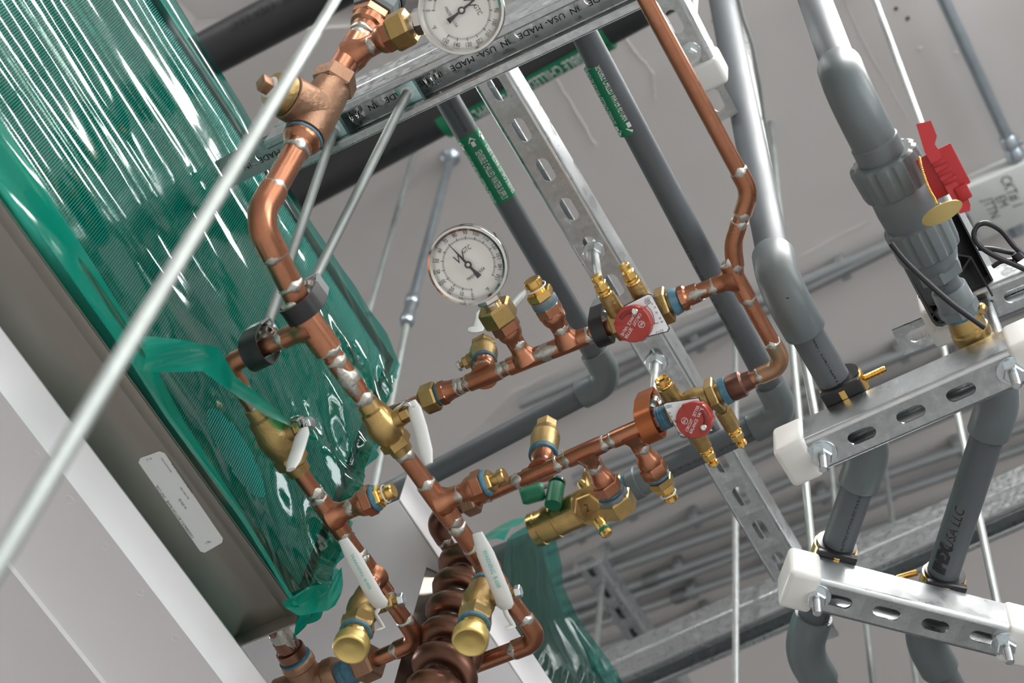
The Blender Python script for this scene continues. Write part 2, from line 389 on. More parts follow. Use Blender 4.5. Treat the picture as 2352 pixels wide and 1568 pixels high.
def tee(T, c, dm, db, r, rb, lm, lb, m='copper', joints=(1, 1, 1), lm2=None):
    c = V(c); dm = V(dm).normalized(); db = V(db).normalized(); h = r * 1.17; hb = rb * 1.17; lm2 = lm2 or lm; mb = MB()
    mb.lathe(c - dm * lm2, dm, [(0, h * .99), (lm2 - hb * 1.2, h), (lm2 + hb * 1.2, h), (lm + lm2, h * .99)], 28)
    mb.lathe(c, db, [(0, hb * 1.55), (h * .75, hb * 1.38), (h * 1.15, hb * 1.12), (h * 1.5, hb), (lb, hb * .99)], 28)
    o = mb.build('tee', m, T)
    if joints[0]: solder(T, c + dm * lm, dm, r * 1.03)
    if joints[1]: solder(T, c - dm * lm2, -dm, r * 1.03)
    if joints[2]: solder(T, c + db * lb, db, rb * 1.03)
    return o
def adapter(T, p, d, r, L=.03, m='copper', tape='sealant', hexr=1.85, jo=True):
    """socket end at p, threaded hex end at p + d L, with a smear of sealant"""
    p = V(p); d = V(d).normalized()
    a = MB().lathe(p, d, [(0, r * 1.15), (L * .22, r * 1.16), (L * .38, r * 1.5), (L * .52, r * 1.6), (L * .66, r * 1.5)], 24).build('adapter', m, T)
    MB().lathe(p + d * L * .6, d, [(0, hexr * r * .97), (L * .03, hexr * r), (L * .34, hexr * r), (L * .37, hexr * r * .97)], 6).build('hex_collar', m, a, 20)
    if tape: MB().lathe(p + d * L * .96, d, [(0, r * 1.5), (.001, r * 1.62), (.003, r * 1.6), (.005, r * 1.35)], 24).build('sealant_ring', tape, a, 60)
    if jo: solder(T, p, d, r * 1.05)
    return p + d * L
def hexbit(T, p, d, r, L, m, name='hex_nut', hint=None, ch=.12):
    return MB().lathe(p, d, [(0, r * .9), (L * ch, r), (L * (1 - ch), r), (L, r * .9)], 6, hint).build(name, m, T, 20)

# ---------------------------------------------------------------- strut channel
SW, TH = .0413, .0027
def web_cells(mb, o, d, s, nrm, n, pitch, sl, sw, w=SW, th=TH):
    K = 20
    for c in range(n):
        cc = o + d * pitch * (c + .5)
        inner = []; outer = []
        for j in range(K):
            a = 2 * math.pi * (j + .5) / K; ca, sa = math.cos(a), math.sin(a)
            x = (sl - sw) / 2 * (1 if ca > 0 else -1) + sw / 2 * ca; y = sw / 2 * sa; inner.append((x, y))
            q = min(pitch / 2 / max(abs(ca), 1e-6), w / 2 / max(abs(sa), 1e-6)); ox, oy = ca * q, sa * q
            outer.append((ox, oy))
        # snap the outer ring onto the cell corners
        for sx in (-1, 1):
            for sy in (-1, 1):
                j = min(range(K), key=lambda i: (outer[i][0] - sx * pitch / 2) ** 2 + (outer[i][1] - sy * w / 2) ** 2); outer[j] = (sx * pitch / 2, sy * w / 2)
        P = lambda q, z: cc + d * q[0] + s * q[1] - nrm * z
        vs = [P(q, 0) for q in outer] + [P(q, .0004) for q in inner] + [P(q, th) for q in inner] + [P(q, th) for q in outer]
        fs = []
        for j in range(K):
            k = (j + 1) % K; fs += [(j, k, k + K, j + K), (j + K, k + K, k + 2 * K, j + 2 * K), (j + 2 * K, k + 2 * K, k + 3 * K, j + 3 * K)]
        mb.add(vs, fs)
def strut(T, p0, d, L, nrm, pitch=.0508, sl=.0286, sw=.0143, m='galv', lips=True, phase=0., sm=None):
    """p0: middle of the outer web face at the start; nrm points out of the web"""
    p0 = V(p0); d = V(d).normalized(); nrm = V(nrm).normalized(); s = d.cross(nrm); R = .005; sm = sm or m
    n = int(L / pitch) + 1; mb = MB(); web_cells(mb, p0 + d * (phase - pitch), d, s, nrm, n + 1, pitch, sl, sw, SW - 2 * R)
    mb.build('web', m, T)
    for q in (1, -1):
        prof = []
        for i in range(6):
            a = math.pi / 2 * i / 5; prof.append((q * (SW / 2 - R + R * math.sin(a)), R - R * math.cos(a)))
        prof.append((q * SW / 2, SW - .0015)); outer = prof
        inner = [(q * (SW / 2 - TH), SW - .0015)]
        for i in range(6):
            a = math.pi / 2 * (1 - i / 5); inner.append((q * (SW / 2 - R + (R - TH) * math.sin(a)), R - (R - TH) * math.cos(a)))
        poly = [p0 + s * a - nrm * b for a, b in outer + inner]
        MB().prism(poly, d * L).build('side_wall', sm, T)
        if lips:
            lp = [(SW / 2, SW - .004), (SW / 2 - .0006, SW - .0015), (SW / 2 - .002, SW), (SW / 2 - .007, SW), (SW / 2 - .009, SW - .0015), (SW / 2 - .0095, SW - .0072), (SW / 2 - .0073, SW - .0072), (SW / 2 - .0068, SW - .0026), (SW / 2 - TH, SW - .0026), (SW / 2 - TH, SW - .004)]
            MB().prism([p0 + s * q * a - nrm * b for a, b in lp], d * L).build('lip', m, T)
def end_cap(T, p, d, nrm, L=.034, m='white_plastic'):
    """p: web centre at the strut end, d points out of the strut"""
    d = V(d).normalized(); nrm = V(nrm).normalized()
    return MB().box(V(p) - nrm * SW / 2 + d * (L / 2 - .026), d, d.cross(nrm), nrm, (L, SW + .006, SW + .006), .006, 4).build('end_cap', m, T, 40)
def washer_nut(T, p, d, wr=.0125, nr=.0085, m='bolt', hint=None):
    """washer against a face at p, the nut stacked along d"""
    d = V(d).normalized(); p = V(p)
    a = MB().lathe(p, d, [(0, wr * .97), (.0004, wr), (.0015, wr), (.002, wr * .97)], 28).build('washer', m, T)
    MB().lathe(p + d * .002, d, [(0, nr), (.0062, nr), (.0078, nr * .88)], 6, hint).build('nut', m, T, 20)
def thread_bit(T, p, d, L, r, m='rod_smooth', name='threaded_end', pitch=.0016):
    k = int(L / pitch * 2); prof = [(L * i / k, r * (1 if i % 2 else .86)) for i in range(k + 1)] + [(L + .0008, r * .7)]
    return MB().lathe(p, d, prof, 14).build(name, m, T, 20)
def rod(name, p, q, r, m, label, cat='rod', group='threaded hanger rods'):
    return solo(MB().tube(p, q, r, n=14), name, m, label, cat, group)

# strut carried across the top of the picture (two channels back to back, open side down)
HB = 1.50
def top_strut():
    p = H(762, 304, HB); q = H(1400, 0, HB); d = (q - p); d.z = 0; d.normalize(); p0 = p + d * ((-.668 - p.x) / d.x); L = 1.0
    T = thing('strut_channel', 'galvanised double strut channel with open slot facing down, printed inside, across the top', 'strut', p0)
    # centreline: the pixels above follow its middle
    web = p0 + Z * SW
    strut(T, web, d, L, Z, .0755, .0145, .0143)
    strut(T, web + Z * .0002, d, L, -Z, .0755, .0145, .0143, phase=.01)
    s = Y
    mb = MB(); rp = MB()
    for k in range(14):
        c = p0 + d * (.0755 * (k + .5) - .0755) + Z * (SW - TH)
        text_flat(mb, 'MADE', c + d * .019 + V((0, .003, 0)), -d, Y, .0085, 1.15, .0006); text_flat(mb, 'IN  USA-', c - d * .022 + V((0, .003, 0)), -d, Y, .0085, 1.15, .0006)
        rp.lathe(c - Z * .0003, -Z, [(0, .0098), (.0002, .0092)], 18)
    mb.build('print', 'ink', T)
    return T, p0, d
TS, TSP, TSD = top_strut()
def spring_nut(px, py, lab):
    c = H(px, py, HB + .0); T = thing('spring_nut', lab, 'nut', c, 'strut spring nuts')
    MB().box(c + Z * .0138, TSD, Y, Z, (.021, .033, .0095), .001, 2).build('nut_block', 'spring_nut', T)
    mb = MB(); pts = []
    for i in range(60):
        a = 2 * math.pi * i / 20; pts.append(c + TSD * (.0135 + .020 * i / 60) + Y * .009 * math.cos(a) + Z * (.024 + .007 * math.sin(a)))
    mb.sweep(pts, .0006, 6); mb.build('spring', 'chrome', T)
    MB().tube(c + Z * .0083, c + Z * .0092, .0068).build('bore_rim', 'bolt', T)
    return c
n1 = spring_nut(932, 220, 'plated spring nut in the strut channel at the right-hand of two hanger rods')
n2 = spring_nut(762, 306, 'plated spring nut in the strut channel at the left-hand hanger rod, behind the bronze strainer')
HF = 1.25                                       # the near copper lines
HG1, HG2 = H(690, 705, HF) + Z * .03, H(590, 800, HF) + Z * .026
rod('hanger_rod', n1 + Z * .012, HG1, .0048, 'rod_smooth', 'zinc hanger rod from the top strut to the upper black pipe hanger')
rod('hanger_rod', n2 + Z * .012, HG2, .0048, 'rod_smooth', 'zinc hanger rod passing behind the copper elbow to the lower black hanger')

# long slotted strut running down through the middle
HA = 1.622
def strut_a():
    a = H(1142, 205, HA); b = H(1738, 1200, HA); d = (b - a); d.z = 0; d.normalize()
    T = thing('strut_channel', 'long slotted galvanised strut running diagonally behind the two red dial valves', 'strut', a)
    L = (H(1812, 1325, HA) - a).length + .10
    strut(T, a - d * .1 + d * 0, d, L, -Z, phase=.0746, sm='galv_smooth')
    return T, a, d
SA, SAP, SAD = strut_a()

# trapeze struts on the right
HR = 1.385
R1a, R1b = H(1888, 1040, HR), H(2325, 850, HR); R1d = (R1b - R1a).normalized()
R2a, R2b = H(1875, 1368, HR), H(2310, 1478, HR); R2d = (R2b - R2a).normalized()
def trapeze(label, a, b, capl, capr, phase):
    d = (b - a).normalized(); n = -Z; s = d.cross(n)
    st = a - d * capl; L = (b - a).length + capl + capr
    T = thing('strut_channel', label, 'strut', a)
    strut(T, st, d, L, n, phase=phase, sm='galv_smooth')
    end_cap(T, st, -d, n); end_cap(T, st + d * L, d, n)
    return T
T1 = trapeze('upper of two short slotted struts with white end caps at right, under grey pipes', R1a, R1b, .034, .030, .034 + .0508 * .33)
T2 = trapeze('short slotted strut with white end caps turned askew, the lower of two at right', R2a, R2b, .026, .022, .026 + .0508 * .95)
def trap_rod(p, top_px, label, hint=None, smooth=False):
    p = V(p); hh = min((EYE + .01 * k for k in range(140, 276)), key=lambda q: abs(proj((p.x, p.y, q))[1] - top_px[1]))
    e = H(top_px[0], top_px[1], hh - EYE); dd = (e - p).normalized(); top = p + dd * ((CZ - p.z) / dd.z)
    T = thing('threaded_rod', label, 'rod', p, 'threaded rods of the trapeze struts')
    MB().tube(p + Z * .002, top, .0047, n=14).build('shank', 'rod_smooth' if smooth else 'rod', T)
    thread_bit(T, p, -Z, .029, .0047, 'galv_smooth')
    washer_nut(T, p, -Z, .0150, .0102)
trap_rod(R1a, (1749, 300), 'threaded rod with washer and nut at the capped left end of the upper short strut')
trap_rod(R1b, (2010, 0), 'threaded rod with washer and nut at the right end of the upper short strut')
trap_rod(R2a, (1818, 773), 'threaded rod with washer and nut at the left end of the askew strut', smooth=True)
trap_rod(R2b, (2195, 930), 'threaded rod with washer and nut at the right end of the askew strut', smooth=True)
# strut end with white cap at the top right
def strut_tr():
    b = H(1625, 195, 1.78); d = Y
    T = thing('strut_channel', 'slotted strut end with white cap hanging behind the thin copper line at upper right', 'strut', b)
    strut(T, b - Y * .6, d, .6, -Z, phase=.036, sm='galv_smooth'); end_cap(T, b, d, -Z)
    washer_nut(T, b - Y * .042, -Z); MB().tube(b - Y * .042, b - Y * .042 - Z * .014, .0047).build('bolt_end', 'bolt', T)
    rod('threaded_rod', b - Y * .042 + Z * .003, V((b.x, b.y - .042, CZ)), .0047, 'rod', 'threaded rod above the white capped strut end at upper right')
strut_tr()
def strut_bg():
    a = H(1372, 1330, 2.35); b = H(1510, 1530, 2.35); d = b - a; d.z = 0; d.normalize()
    T = thing('strut_channel', 'blurred dark strut channel with slots low in the background, right of the green film', 'strut', a)
    strut(T, a - d * .03, d, .45, -Z, phase=.036); MB().box(a - d * .03 + Z * .02, d, Z, d.cross(Z), (.006, .05, .06), .001).build('end_plate', 'galv_smooth', T)
    p = H(1383, 1345, 2.35)
    rod('threaded_rod', p + Z * .002, H(1366, 1530, 1.95), .0047, 'rod_smooth', 'pale blurred rod hanging from the dark background strut')
strut_bg()
def strut_lowright():
    hb = 1.93; p = H(1620, 1500, hb); q = H(2300, 1205, hb); d = q - p; d.z = 0; d.normalize(); p0 = p - d * .5; L = 1.6
    T = thing('strut_channel', 'double strut channel with dark open slot in the background at lower right', 'strut', p0)
    web = p0 + Z * SW
    strut(T, web, d, L, Z, .0755, .0145, .0143); strut(T, web + Z * .0002, d, L, -Z, .0755, .0145, .0143)
    return p0, d
LRP, LRD = strut_lowright()
def vrod(px, py, h, h1, lab, r=.0047, m='rod_smooth', h0=None):
    p = H(px, py, h); rod('threaded_rod', V((p.x, p.y, EYE + (h0 if h0 is not None else h))), V((p.x, p.y, EYE + h1)), r, m, lab)
vrod(1690, 1568, 1.75, CH, 'bright threaded rod hanging straight down in front of the lower right double strut', m='rod', h0=1.6)
vrod(1912, 1100, 2.2, CH, 'thin distant rod just right of the white cap of the upper short strut', .004, h0=1.95)
vrod(2005, 1568, 1.9, CH, 'distant rod beside the lower grey pipe elbow at the bottom', h0=1.8)
vrod(2098, 1520, 2.1, CH, 'faint rod behind the lower grey elbow of the right pipe', h0=2.0)
# ---------------------------------------------------------------- plastic pipework
RP = .0167                                     # one inch grey PVC
def label_band(T, o, d, n, rad, L, rows, arrow_at, size, m='green_label'):
    """green wrap round a pipe; rows = [(text, angle, flip)]; arrows sit at arrow_at (+1 far end, -1 near end) and point outwards"""
    o = V(o); d = V(d).normalized(); n = V(n); n = (n - d * n.dot(d)).normalized(); u = n.cross(d)
    a = MB().lathe(o - d * L / 2, d, [(0, rad + .0002), (0.0001, rad + .0004), (L, rad + .0004), (L, rad + .0002)], 32).build('pipe_label', m, T)
    mb = MB(); ar = MB()
    for t, ang, fl in rows:
        nn = n * math.cos(ang) + u * math.sin(ang)
        text_round(mb, t, o - d * arrow_at * L * .10, d * fl, nn, rad + .0004, size, .36)
        c = o + d * arrow_at * L * .40; uu = nn.cross(d); s = size * .38
        pts = [(-1.3, -.5), (0, -.5), (0, -1.15), (1.4, 0), (0, 1.15), (0, .5), (-1.3, .5)]
        R = rad + .0008
        ar.add([c + d * x * s * arrow_at + (nn * math.cos(y * s / R) + uu * math.sin(y * s / R)) * R for x, y in pts], [(0, 1, 5, 6), (2, 3, 4), (1, 2, 4, 5)])
    mb.build('lettering', 'ink_white', a); ar.build('flow_arrow', 'ink_white', a)
class Lines:
    def __init__(s): s.k = []
    def go(s, *a, **k):
        b = MB(); text_round(b, *a, **k); s.k.append(b)
    def build(s, name, m, T):
        for b in s.k: b.build(name, m, T)
def pvc_supply():
    h = 1.66; RP = .0135; c = H(1402, 872, h); s = H(960, 112, h); e = H(870, 1150, h)
    T = thing('grey_pipe', 'dark grey plastic pipe with green supply label, turning left at an elbow', 'pipe', c)
    run(T, [s, c, e], RP, 'pvc')
    d = (c - s).normalized(); o = H(1116, 380, h); n = tocam(o, d)
    label_band(T, o, d, n, RP, .085, [('SENSIBLE CHILLED WATER SUPPLY', 0, 1), ('SENSIBLE CHILLED WATER SUPPLY', 1.05, -1), ('SENSIBLE CHILLED WATER SUPPLY', -1.05, -1)], -1, .0112)
    mb = Lines(); a = n * math.cos(-.35) + n.cross(d) * math.sin(-.35)
    mb.go( 'INSTRUCTIBLE INSTRUCCIONES', H(1040, 250, h), d, n, RP, .0045, .8, shear=.15)
    mb.go( 'REPUESTO LIMITADA.  -SEE/VOIR/VER WWW.IPEXNA.COM', H(1228, 590, h), d, n * math.cos(.35) + n.cross(d) * math.sin(.35), RP, .0050, .75)
    mb.go( 'VER  42ºC', H(1375, 790, h), d, n * math.cos(.5) + n.cross(d) * math.sin(.5), RP, .0050, .75)
    mb.build('printed_line', 'ink', T)
    d2 = (e - c).normalized(); p = H(925, 1122, h)
    MB().lathe(p - d2 * .018, d2, [(0, RP * 1.2), (.002, RP * 1.27), (.044, RP * 1.27), (.046, RP * 1.2)], 28).build('coupling', 'pvc_fit', T)
pvc_supply()
def pvc_return():
    h = 1.598; RP = .0135; c = H(1803, 948, h); s = H(1290, -20, h); e = H(1452, 1112, h)
    T = thing('grey_pipe', 'dark grey plastic pipe with green return label, elbow behind the thin copper loop', 'pipe', c)
    run(T, [s, c, e], RP, 'pvc')
    d = (c - s).normalized(); o = H(1410, 222, h); n = tocam(o, d)
    label_band(T, o, d, n, RP, .080, [('SENSIBLE CHILLED WATER RETURN', 0, 1), ('SENSIBLE CHILLED WATER RETURN', 1.05, -1), ('SENSIBLE CHILLED WATER RETURN', -1.05, -1)], 1, .0112)
    mb = Lines()
    mb.go( 'CONSULTE   200 PSI   73F   L 00   GCN   ICC', H(1640, 640, h), d, n * math.cos(-1.0) + n.cross(d) * math.sin(-1.0), RP, .0072, 1.0)
    d2 = (c - e).normalized(); o2 = H(1625, 1035, h); n2 = tocam(o2, d2)
    mb.go( 'INSTALL AND REPAIR INSTRUCTIONS   LIMITED WARRANTY AND', o2, d2, n2 * math.cos(-.25) + n2.cross(d2) * math.sin(-.25), RP, .0098, .58)
    mb.build('printed_line', 'ink', T)
    p = H(1480, 1100, h)
    a = MB().lathe(p + d2 * .02, -d2, [(0, RP * 1.2), (.002, RP * 1.3), (.025, RP * 1.3), (.026, RP * 1.42), (.036, RP * 1.42), (.038, RP * 1.3)], 28).build('coupling', 'pvc_fit', T)
    MB().lathe(p - d2 * .018, -d2, [(0, RP * 1.3), (.001, RP * 1.36), (.0045, RP * 1.34), (.005, RP * 1.2)], 28).build('sealant_ring', 'sealant', T)
    return p - d2 * .021, -d2
CV0, CVD = pvc_return()
def dark_pipes():
    h = 2.45; R = .0365
    for k, (a, b) in enumerate((((300, 218), (900, -100)), ((560, 505), (1560, -42)))):
        p, q = H(*a, h), H(*b, h); d = (q - p).normalized()
        T = thing('large_pipe', ('large dark grey pipe crossing the upper left corner near the ceiling', 'large dark grey pipe with green chilled water label behind the top strut')[k], 'pipe', p)
        MB().tube(p - d * .4, q + d * .4, R, n=36).build('pipe', 'pvc_dark', T)
        mb = Lines(); o = H(*((640, 32), (1370, 92))[k], h); n = tocam(o, d); uu = n.cross(-d)
        if k == 0: mb.go( 'IPEX  USA LLC', o, -d, n * math.cos(-.5) + uu * math.sin(-.5), R, .022, 1.0)
        else:
            mb.go( '- 65 - NSF-PW G DWV', H(1440, 50, h), -d, n * math.cos(.45) + uu * math.sin(.45), R, .009, 1.2)
            mb.go( 'SCH 80   PVC', H(905, 322, h), -d, n * math.cos(.35) + uu * math.sin(.35), R, .012, 1.2)
        mb.build('printed_line', 'ink', T)
        if k == 1:
            o = H(1215, 155, h); n = tocam(o, -d); u2 = n.cross(-d); aa = .72
            K = 18; L = .262; vs = []; fs = []
            for i in range(K + 1):
                g = aa - .42 + .84 * i / K
                for t in (-L / 2, L / 2): vs.append(o + d * t + (n * math.cos(g) + u2 * math.sin(g)) * (R + .0005))
            for i in range(K): fs.append((2 * i, 2 * i + 1, 2 * i + 3, 2 * i + 2))
            lb = MB().add(vs, fs).build('pipe_label', 'green_label', T)
            mt = MB(); text_round(mt, 'SENSIBLE CHILLED WATER SUPPLY', o, -d, n * math.cos(aa) + u2 * math.sin(aa), R + .0006, .030, .50, bold=.0003); mt.build('lettering', 'ink_white', lb)
            for px in ((1022, 262), (1380, 66)):
                MB().lathe(H(*px, h) - d * .008, d, [(0, R), (.0001, R + .0009), (.016, R + .0009), (.0161, R)], 36).build('label_tape', 'green_label', T)
dark_pipes()

# right-hand grey pipes
HP = HR + SW + RP + .006
def clamp(T, c, d, lab=None):
    """cushioned pipe clamp round the pipe at c on top of a strut"""
    d = V(d).normalized(); s = d.cross(Z); c = V(c)
    MB().lathe(c - d * .013, d, [(0, RP), (.0004, RP * 1.28), (.026, RP * 1.28), (.0264, RP)], 28).build('rubber_cushion', 'black_rubber', T)
    MB().lathe(c - d * .009, d, [(0, RP * 1.2), (.0004, RP * 1.38), (.018, RP * 1.38), (.0184, RP * 1.2)], 28).build('clamp_strap', 'gold', T)
    MB().box(c - Z * (RP + .002), d, s, Z, (.026, RP * 2.5, .008), .002).build('saddle', 'black_rubber', T)
def grey_right_1():
    E1 = H(1790, 656, HP); K1 = H(2002, 1022, HP); K2 = H(1842, 1492, HP); top = W(1656, -10, 2.16)
    T = thing('grey_pipe', 'grey plastic pipe dropping through elbows over both short struts, nearest the thin copper loop', 'pipe', E1)
    up = (top - E1).normalized()
    run(T, [top + up * .8, E1, K1, K2, K2 + Y * .25], RP, 'pvc', tmul=1.25)
    d = (K1 - E1).normalized(); o = H(1912, 845, HP); n = tocam(o, d); mb = Lines()
    u = n.cross(-d)
    mb.go( '\u0026 REPARACION LIMITADA. - SEE/VOIR/VER WWW', H(1898, 800, HP), -d, n * math.cos(.55) + u * math.sin(.55), RP, .0100, .68, bold=.00005)
    d = (K1 - K2).normalized(); n = tocam(K1, d); u = n.cross(d)
    mb.go( 'CONSULTE LAS INSTRUCCIONES PARA OTROS USOS. L', H(1945, 1180, HP), d, n * math.cos(-.55) + u * math.sin(-.55), RP, .0100, .68)
    mb.go( 'ABILITE LIMITEES.  TEMPERATURA MAX DE M', H(1880, 1425, HP), d, n * math.cos(-.55) + u * math.sin(-.55), RP, .0100, .62)
    mb.go( 'WOG 235 PSI - NSF', H(1700, 130, 2.0), up, tocam(H(1700, 130, 2.0), up) * math.cos(-.9) + tocam(H(1700, 130, 2.0), up).cross(up) * math.sin(-.9), RP, .01, .9)
    mb.build('printed_line', 'ink', T)
    clamp(T, H(1938, 888, HP), (K1 - E1)); clamp(T, H(1915, 1268, HP), (K2 - K1))
    c = H(1938, 888, HP) + X * (RP * 1.3); thread_bit(T, c + Z * .0, (X * 1 + Z * .1), .022, .0036, 'gold', 'clamp_screw', .0012)
    return T
grey_right_1()
def line_lathe(T, a, d, h, segs, m, name='body', n=28):
    prof = []
    for px, py, r in segs: prof.append(((H(px, py, h) - a).dot(d), r))
    return MB().lathe(a, d, prof, n).build(name, m, T)
def grey_right_2():
    E1 = H(1950, 212, HP); top = W(1868, -10, 1.70); Bx = H(2240, 782, HP); d = (Bx - E1).normalized(); up = (top - E1).normalized()
    T = thing('grey_pipe', 'grey plastic pipe with a long elbow entering the union valve with red handle', 'pipe', E1)
    run(T, [top + up * 1.5, E1, H(2004, 318, HP)], RP, 'pvc', tmul=1.35)
    # union ball valve
    V1 = thing('union_valve', 'grey plastic union ball valve with ribbed nuts and a red lever', 'valve', H(2075, 450, HP))
    a = E1
    line_lathe(V1, a, d, HP, [(2006, 322, .0205), (2008, 325, .0225), (2030, 365, .0225), (2031, 367, .02)], 'pvc_fit', 'end_connector')
    def rib_nut(p, q, r):
        t0 = (H(*p, HP) - a).dot(d); t1 = (H(*q, HP) - a).dot(d); L = t1 - t0; n = 72; u, v = basis(d); rr = []
        for t, k in ((0, .86), (L * .06, .97), (L * .2, 1), (L * .8, .97), (L * .95, .93), (L, .85)):
            rr.append([a + d * (t0 + t) + (u * math.cos(2 * math.pi * j / n) + v * math.sin(2 * math.pi * j / n)) * r * k * (1 if j % 6 < 4 else .945) for j in range(n)])
        MB().rings(rr).build('union_nut', 'pvc_fit', V1, 25)
    rib_nut((2026, 358), (2064, 432), .0335); rib_nut((2098, 503), (2136, 582), .0315)
    line_lathe(V1, a, d, HP, [(2060, 425, .0265), (2064, 430, .028), (2080, 465, .0285), (2100, 508, .0275), (2106, 520, .025)], 'pvc_fit', 'valve_body')
    line_lathe(V1, a, d, HP, [(2130, 570, .026), (2140, 592, .0245), (2152, 612, .0205), (2153, 614, .019)], 'pvc_fit', 'end_sleeve')
    t0 = (H(2149, 608, HP) - a).dot(d); MB().lathe(a + d * t0, d, [(0, .0225), (.012, .0225), (.0125, .02)], 6).build('end_hex', 'pvc_fit', V1, 20)
    s = d.cross(Z); s = s if s.x > 0 else -s; bc = H(2078, 462, HP)
    MB().tube(bc, bc + s * .042, .011).build('stem', 'pvc_fit', V1)
    q = [(2104, 285), (2138, 277), (2152, 312), (2147, 331), (2160, 350), (2196, 418), (2216, 436), (2229, 470), (2228, 484), (2204, 491), (2170, 428), (2124, 350)]
    dp = 1.475; hd = MB().prism([W(px, py, dp) for px, py in q], (W(2165, 390, dp) - ORG).normalized() * .011).build('lever', 'red', V1, 30)
    fw = (W(2165, 390, dp) - ORG).normalized()
    e1 = (W(2196, 430, dp) - W(2130, 300, dp)).normalized(); e2 = e1.cross(fw)
    MB().box(W(2166, 394, dp + .006), e1, e2, fw, (.040, .034, .007), .001).build('lever_hub', 'red', hd)
    for k in range(3): MB().box(W(2158 + 12 * k, 374 + 20 * k, dp - .001), e1, e2, fw, (.0045, .013, .004), .0006).build('lever_rib', 'red', hd)
    MB().box(W(2212, 442, dp - .001), e1, e2, fw, (.014, .012, .005), .0015).build('lever_window', 'red', hd)
    # tail piece: short pipe, transition fitting
    T2_ = thing('grey_pipe', 'short grey plastic tail piece with hex socket between union valve and brass fitting', 'pipe', H(2180, 665, HP))
    line_lathe(T2_, a, d, HP, [(2150, 612, .0135), (2185, 680, .0135)], 'pvc', 'pipe')
    line_lathe(T2_, a, d, HP, [(2174, 660, .016), (2176, 663, .0172), (2196, 700, .0178)], 'pvc_fit', 'socket')
    t0 = (H(2196, 698, HP) - a).dot(d); MB().lathe(a + d * t0, d, [(0, .0195), (.0095, .0195), (.01, .0175)], 8).build('hex_collar', 'pvc_fit', T2_, 20)
    line_lathe(T2_, a, d, HP, [(2205, 713, .0165), (2206, 715, .0172), (2210, 722, .017)], 'sealant', 'sealant_ring')
    mb = Lines(); n = tocam(H(2164, 640, HP), d); mb.go( 'HO .', H(2162, 636, HP), d, n, .0135, .009, .8); mb.build('printed_line', 'ink', T2_)
    B = thing('brass_fitting', 'ribbed brass fitting below the plastic tail piece, entering the strut clamp', 'fitting', H(2225, 755, HP))
    line_lathe(B, a, d, HP, [(2208, 719, .0158), (2214, 730, .0165), (2222, 746, .0178), (2223, 747, .0172), (2226, 753, .0172), (2227, 755, .0186), (2236, 772, .019), (2237, 775, .0182), (2240, 782, .0182), (2241, 785, .019), (2256, 815, .019)], 'brass', 'body')
    pc = H(2226, 720, HP) + s * .012; MB().ball(pc, .006).build('test_boss', 'brass', B)
    # lower continuation under the trapeze
    K1 = H(2262, 905, HP); K0 = H(2250, 812, HP); K2 = H(2118, 1462, HP)
    T = thing('grey_pipe', 'grey plastic pipe at the right edge crossing the askew strut, bold letters on it', 'pipe', K1)
    K1 = a + d * ((H(2290, 905, HP) - a).dot(d))
    run(T, [a + d * ((H(2252, 808, HP) - a).dot(d)), K1, K2, K2 + Y * .25], RP, 'pvc', tmul=1.25)
    dd = (K1 - K2).normalized(); n = tocam(K1, dd); u = n.cross(dd); mb = Lines()
    mb.go( 'IPEX', H(2176, 1270, HP), dd, n * math.cos(.15) + u * math.sin(.15), RP, .019, .9, bold=.0010, shear=.15)
    mb.go( 'USA LLC', H(2205, 1198, HP), dd, n * math.cos(.2) + u * math.sin(.2), RP, .0155, .85, shear=.2)
    mb.go( 'COR   SW', H(2158, 1545, HP), Y, tocam(K2, Y), RP, .0105, .8)
    mb.build('printed_line', 'ink', T)
    clamp(T, H(2164, 1336, HP), (K2 - K1))
    c = H(2150, 1298, HP) - X * RP * 1.25; thread_bit(T, c, (-X + Z * .1), .022, .0036, 'gold', 'clamp_screw', .0012)
    # tag on a ball chain
    G = thing('brass_tag', 'round brass valve tag hanging on a bead chain from the red lever', 'tag', W(2165, 489, 1.45))
    nn = ROT @ V((.33, .84, -.43)).normalized()
    MB().lathe(W(2164, 489, 1.45), nn, [(-.0005, .0186), (-.0003, .0188), (.0003, .0188), (.0005, .0186)], 40).build('disc', 'yellow_cap', G)
    mb = MB(); pts = [(2112, 362), (2114, 375), (2121, 400), (2128, 420), (2137, 440), (2146, 455), (2152, 470)]
    P = [W(x, y, 1.455) for x, y in pts]
    for i in range(len(P) - 1):
        for k in range(5): mb.ball(P[i].lerp(P[i + 1], k / 5), .0013, 8)
    mb.build('bead_chain', 'gold', G)
grey_right_2()
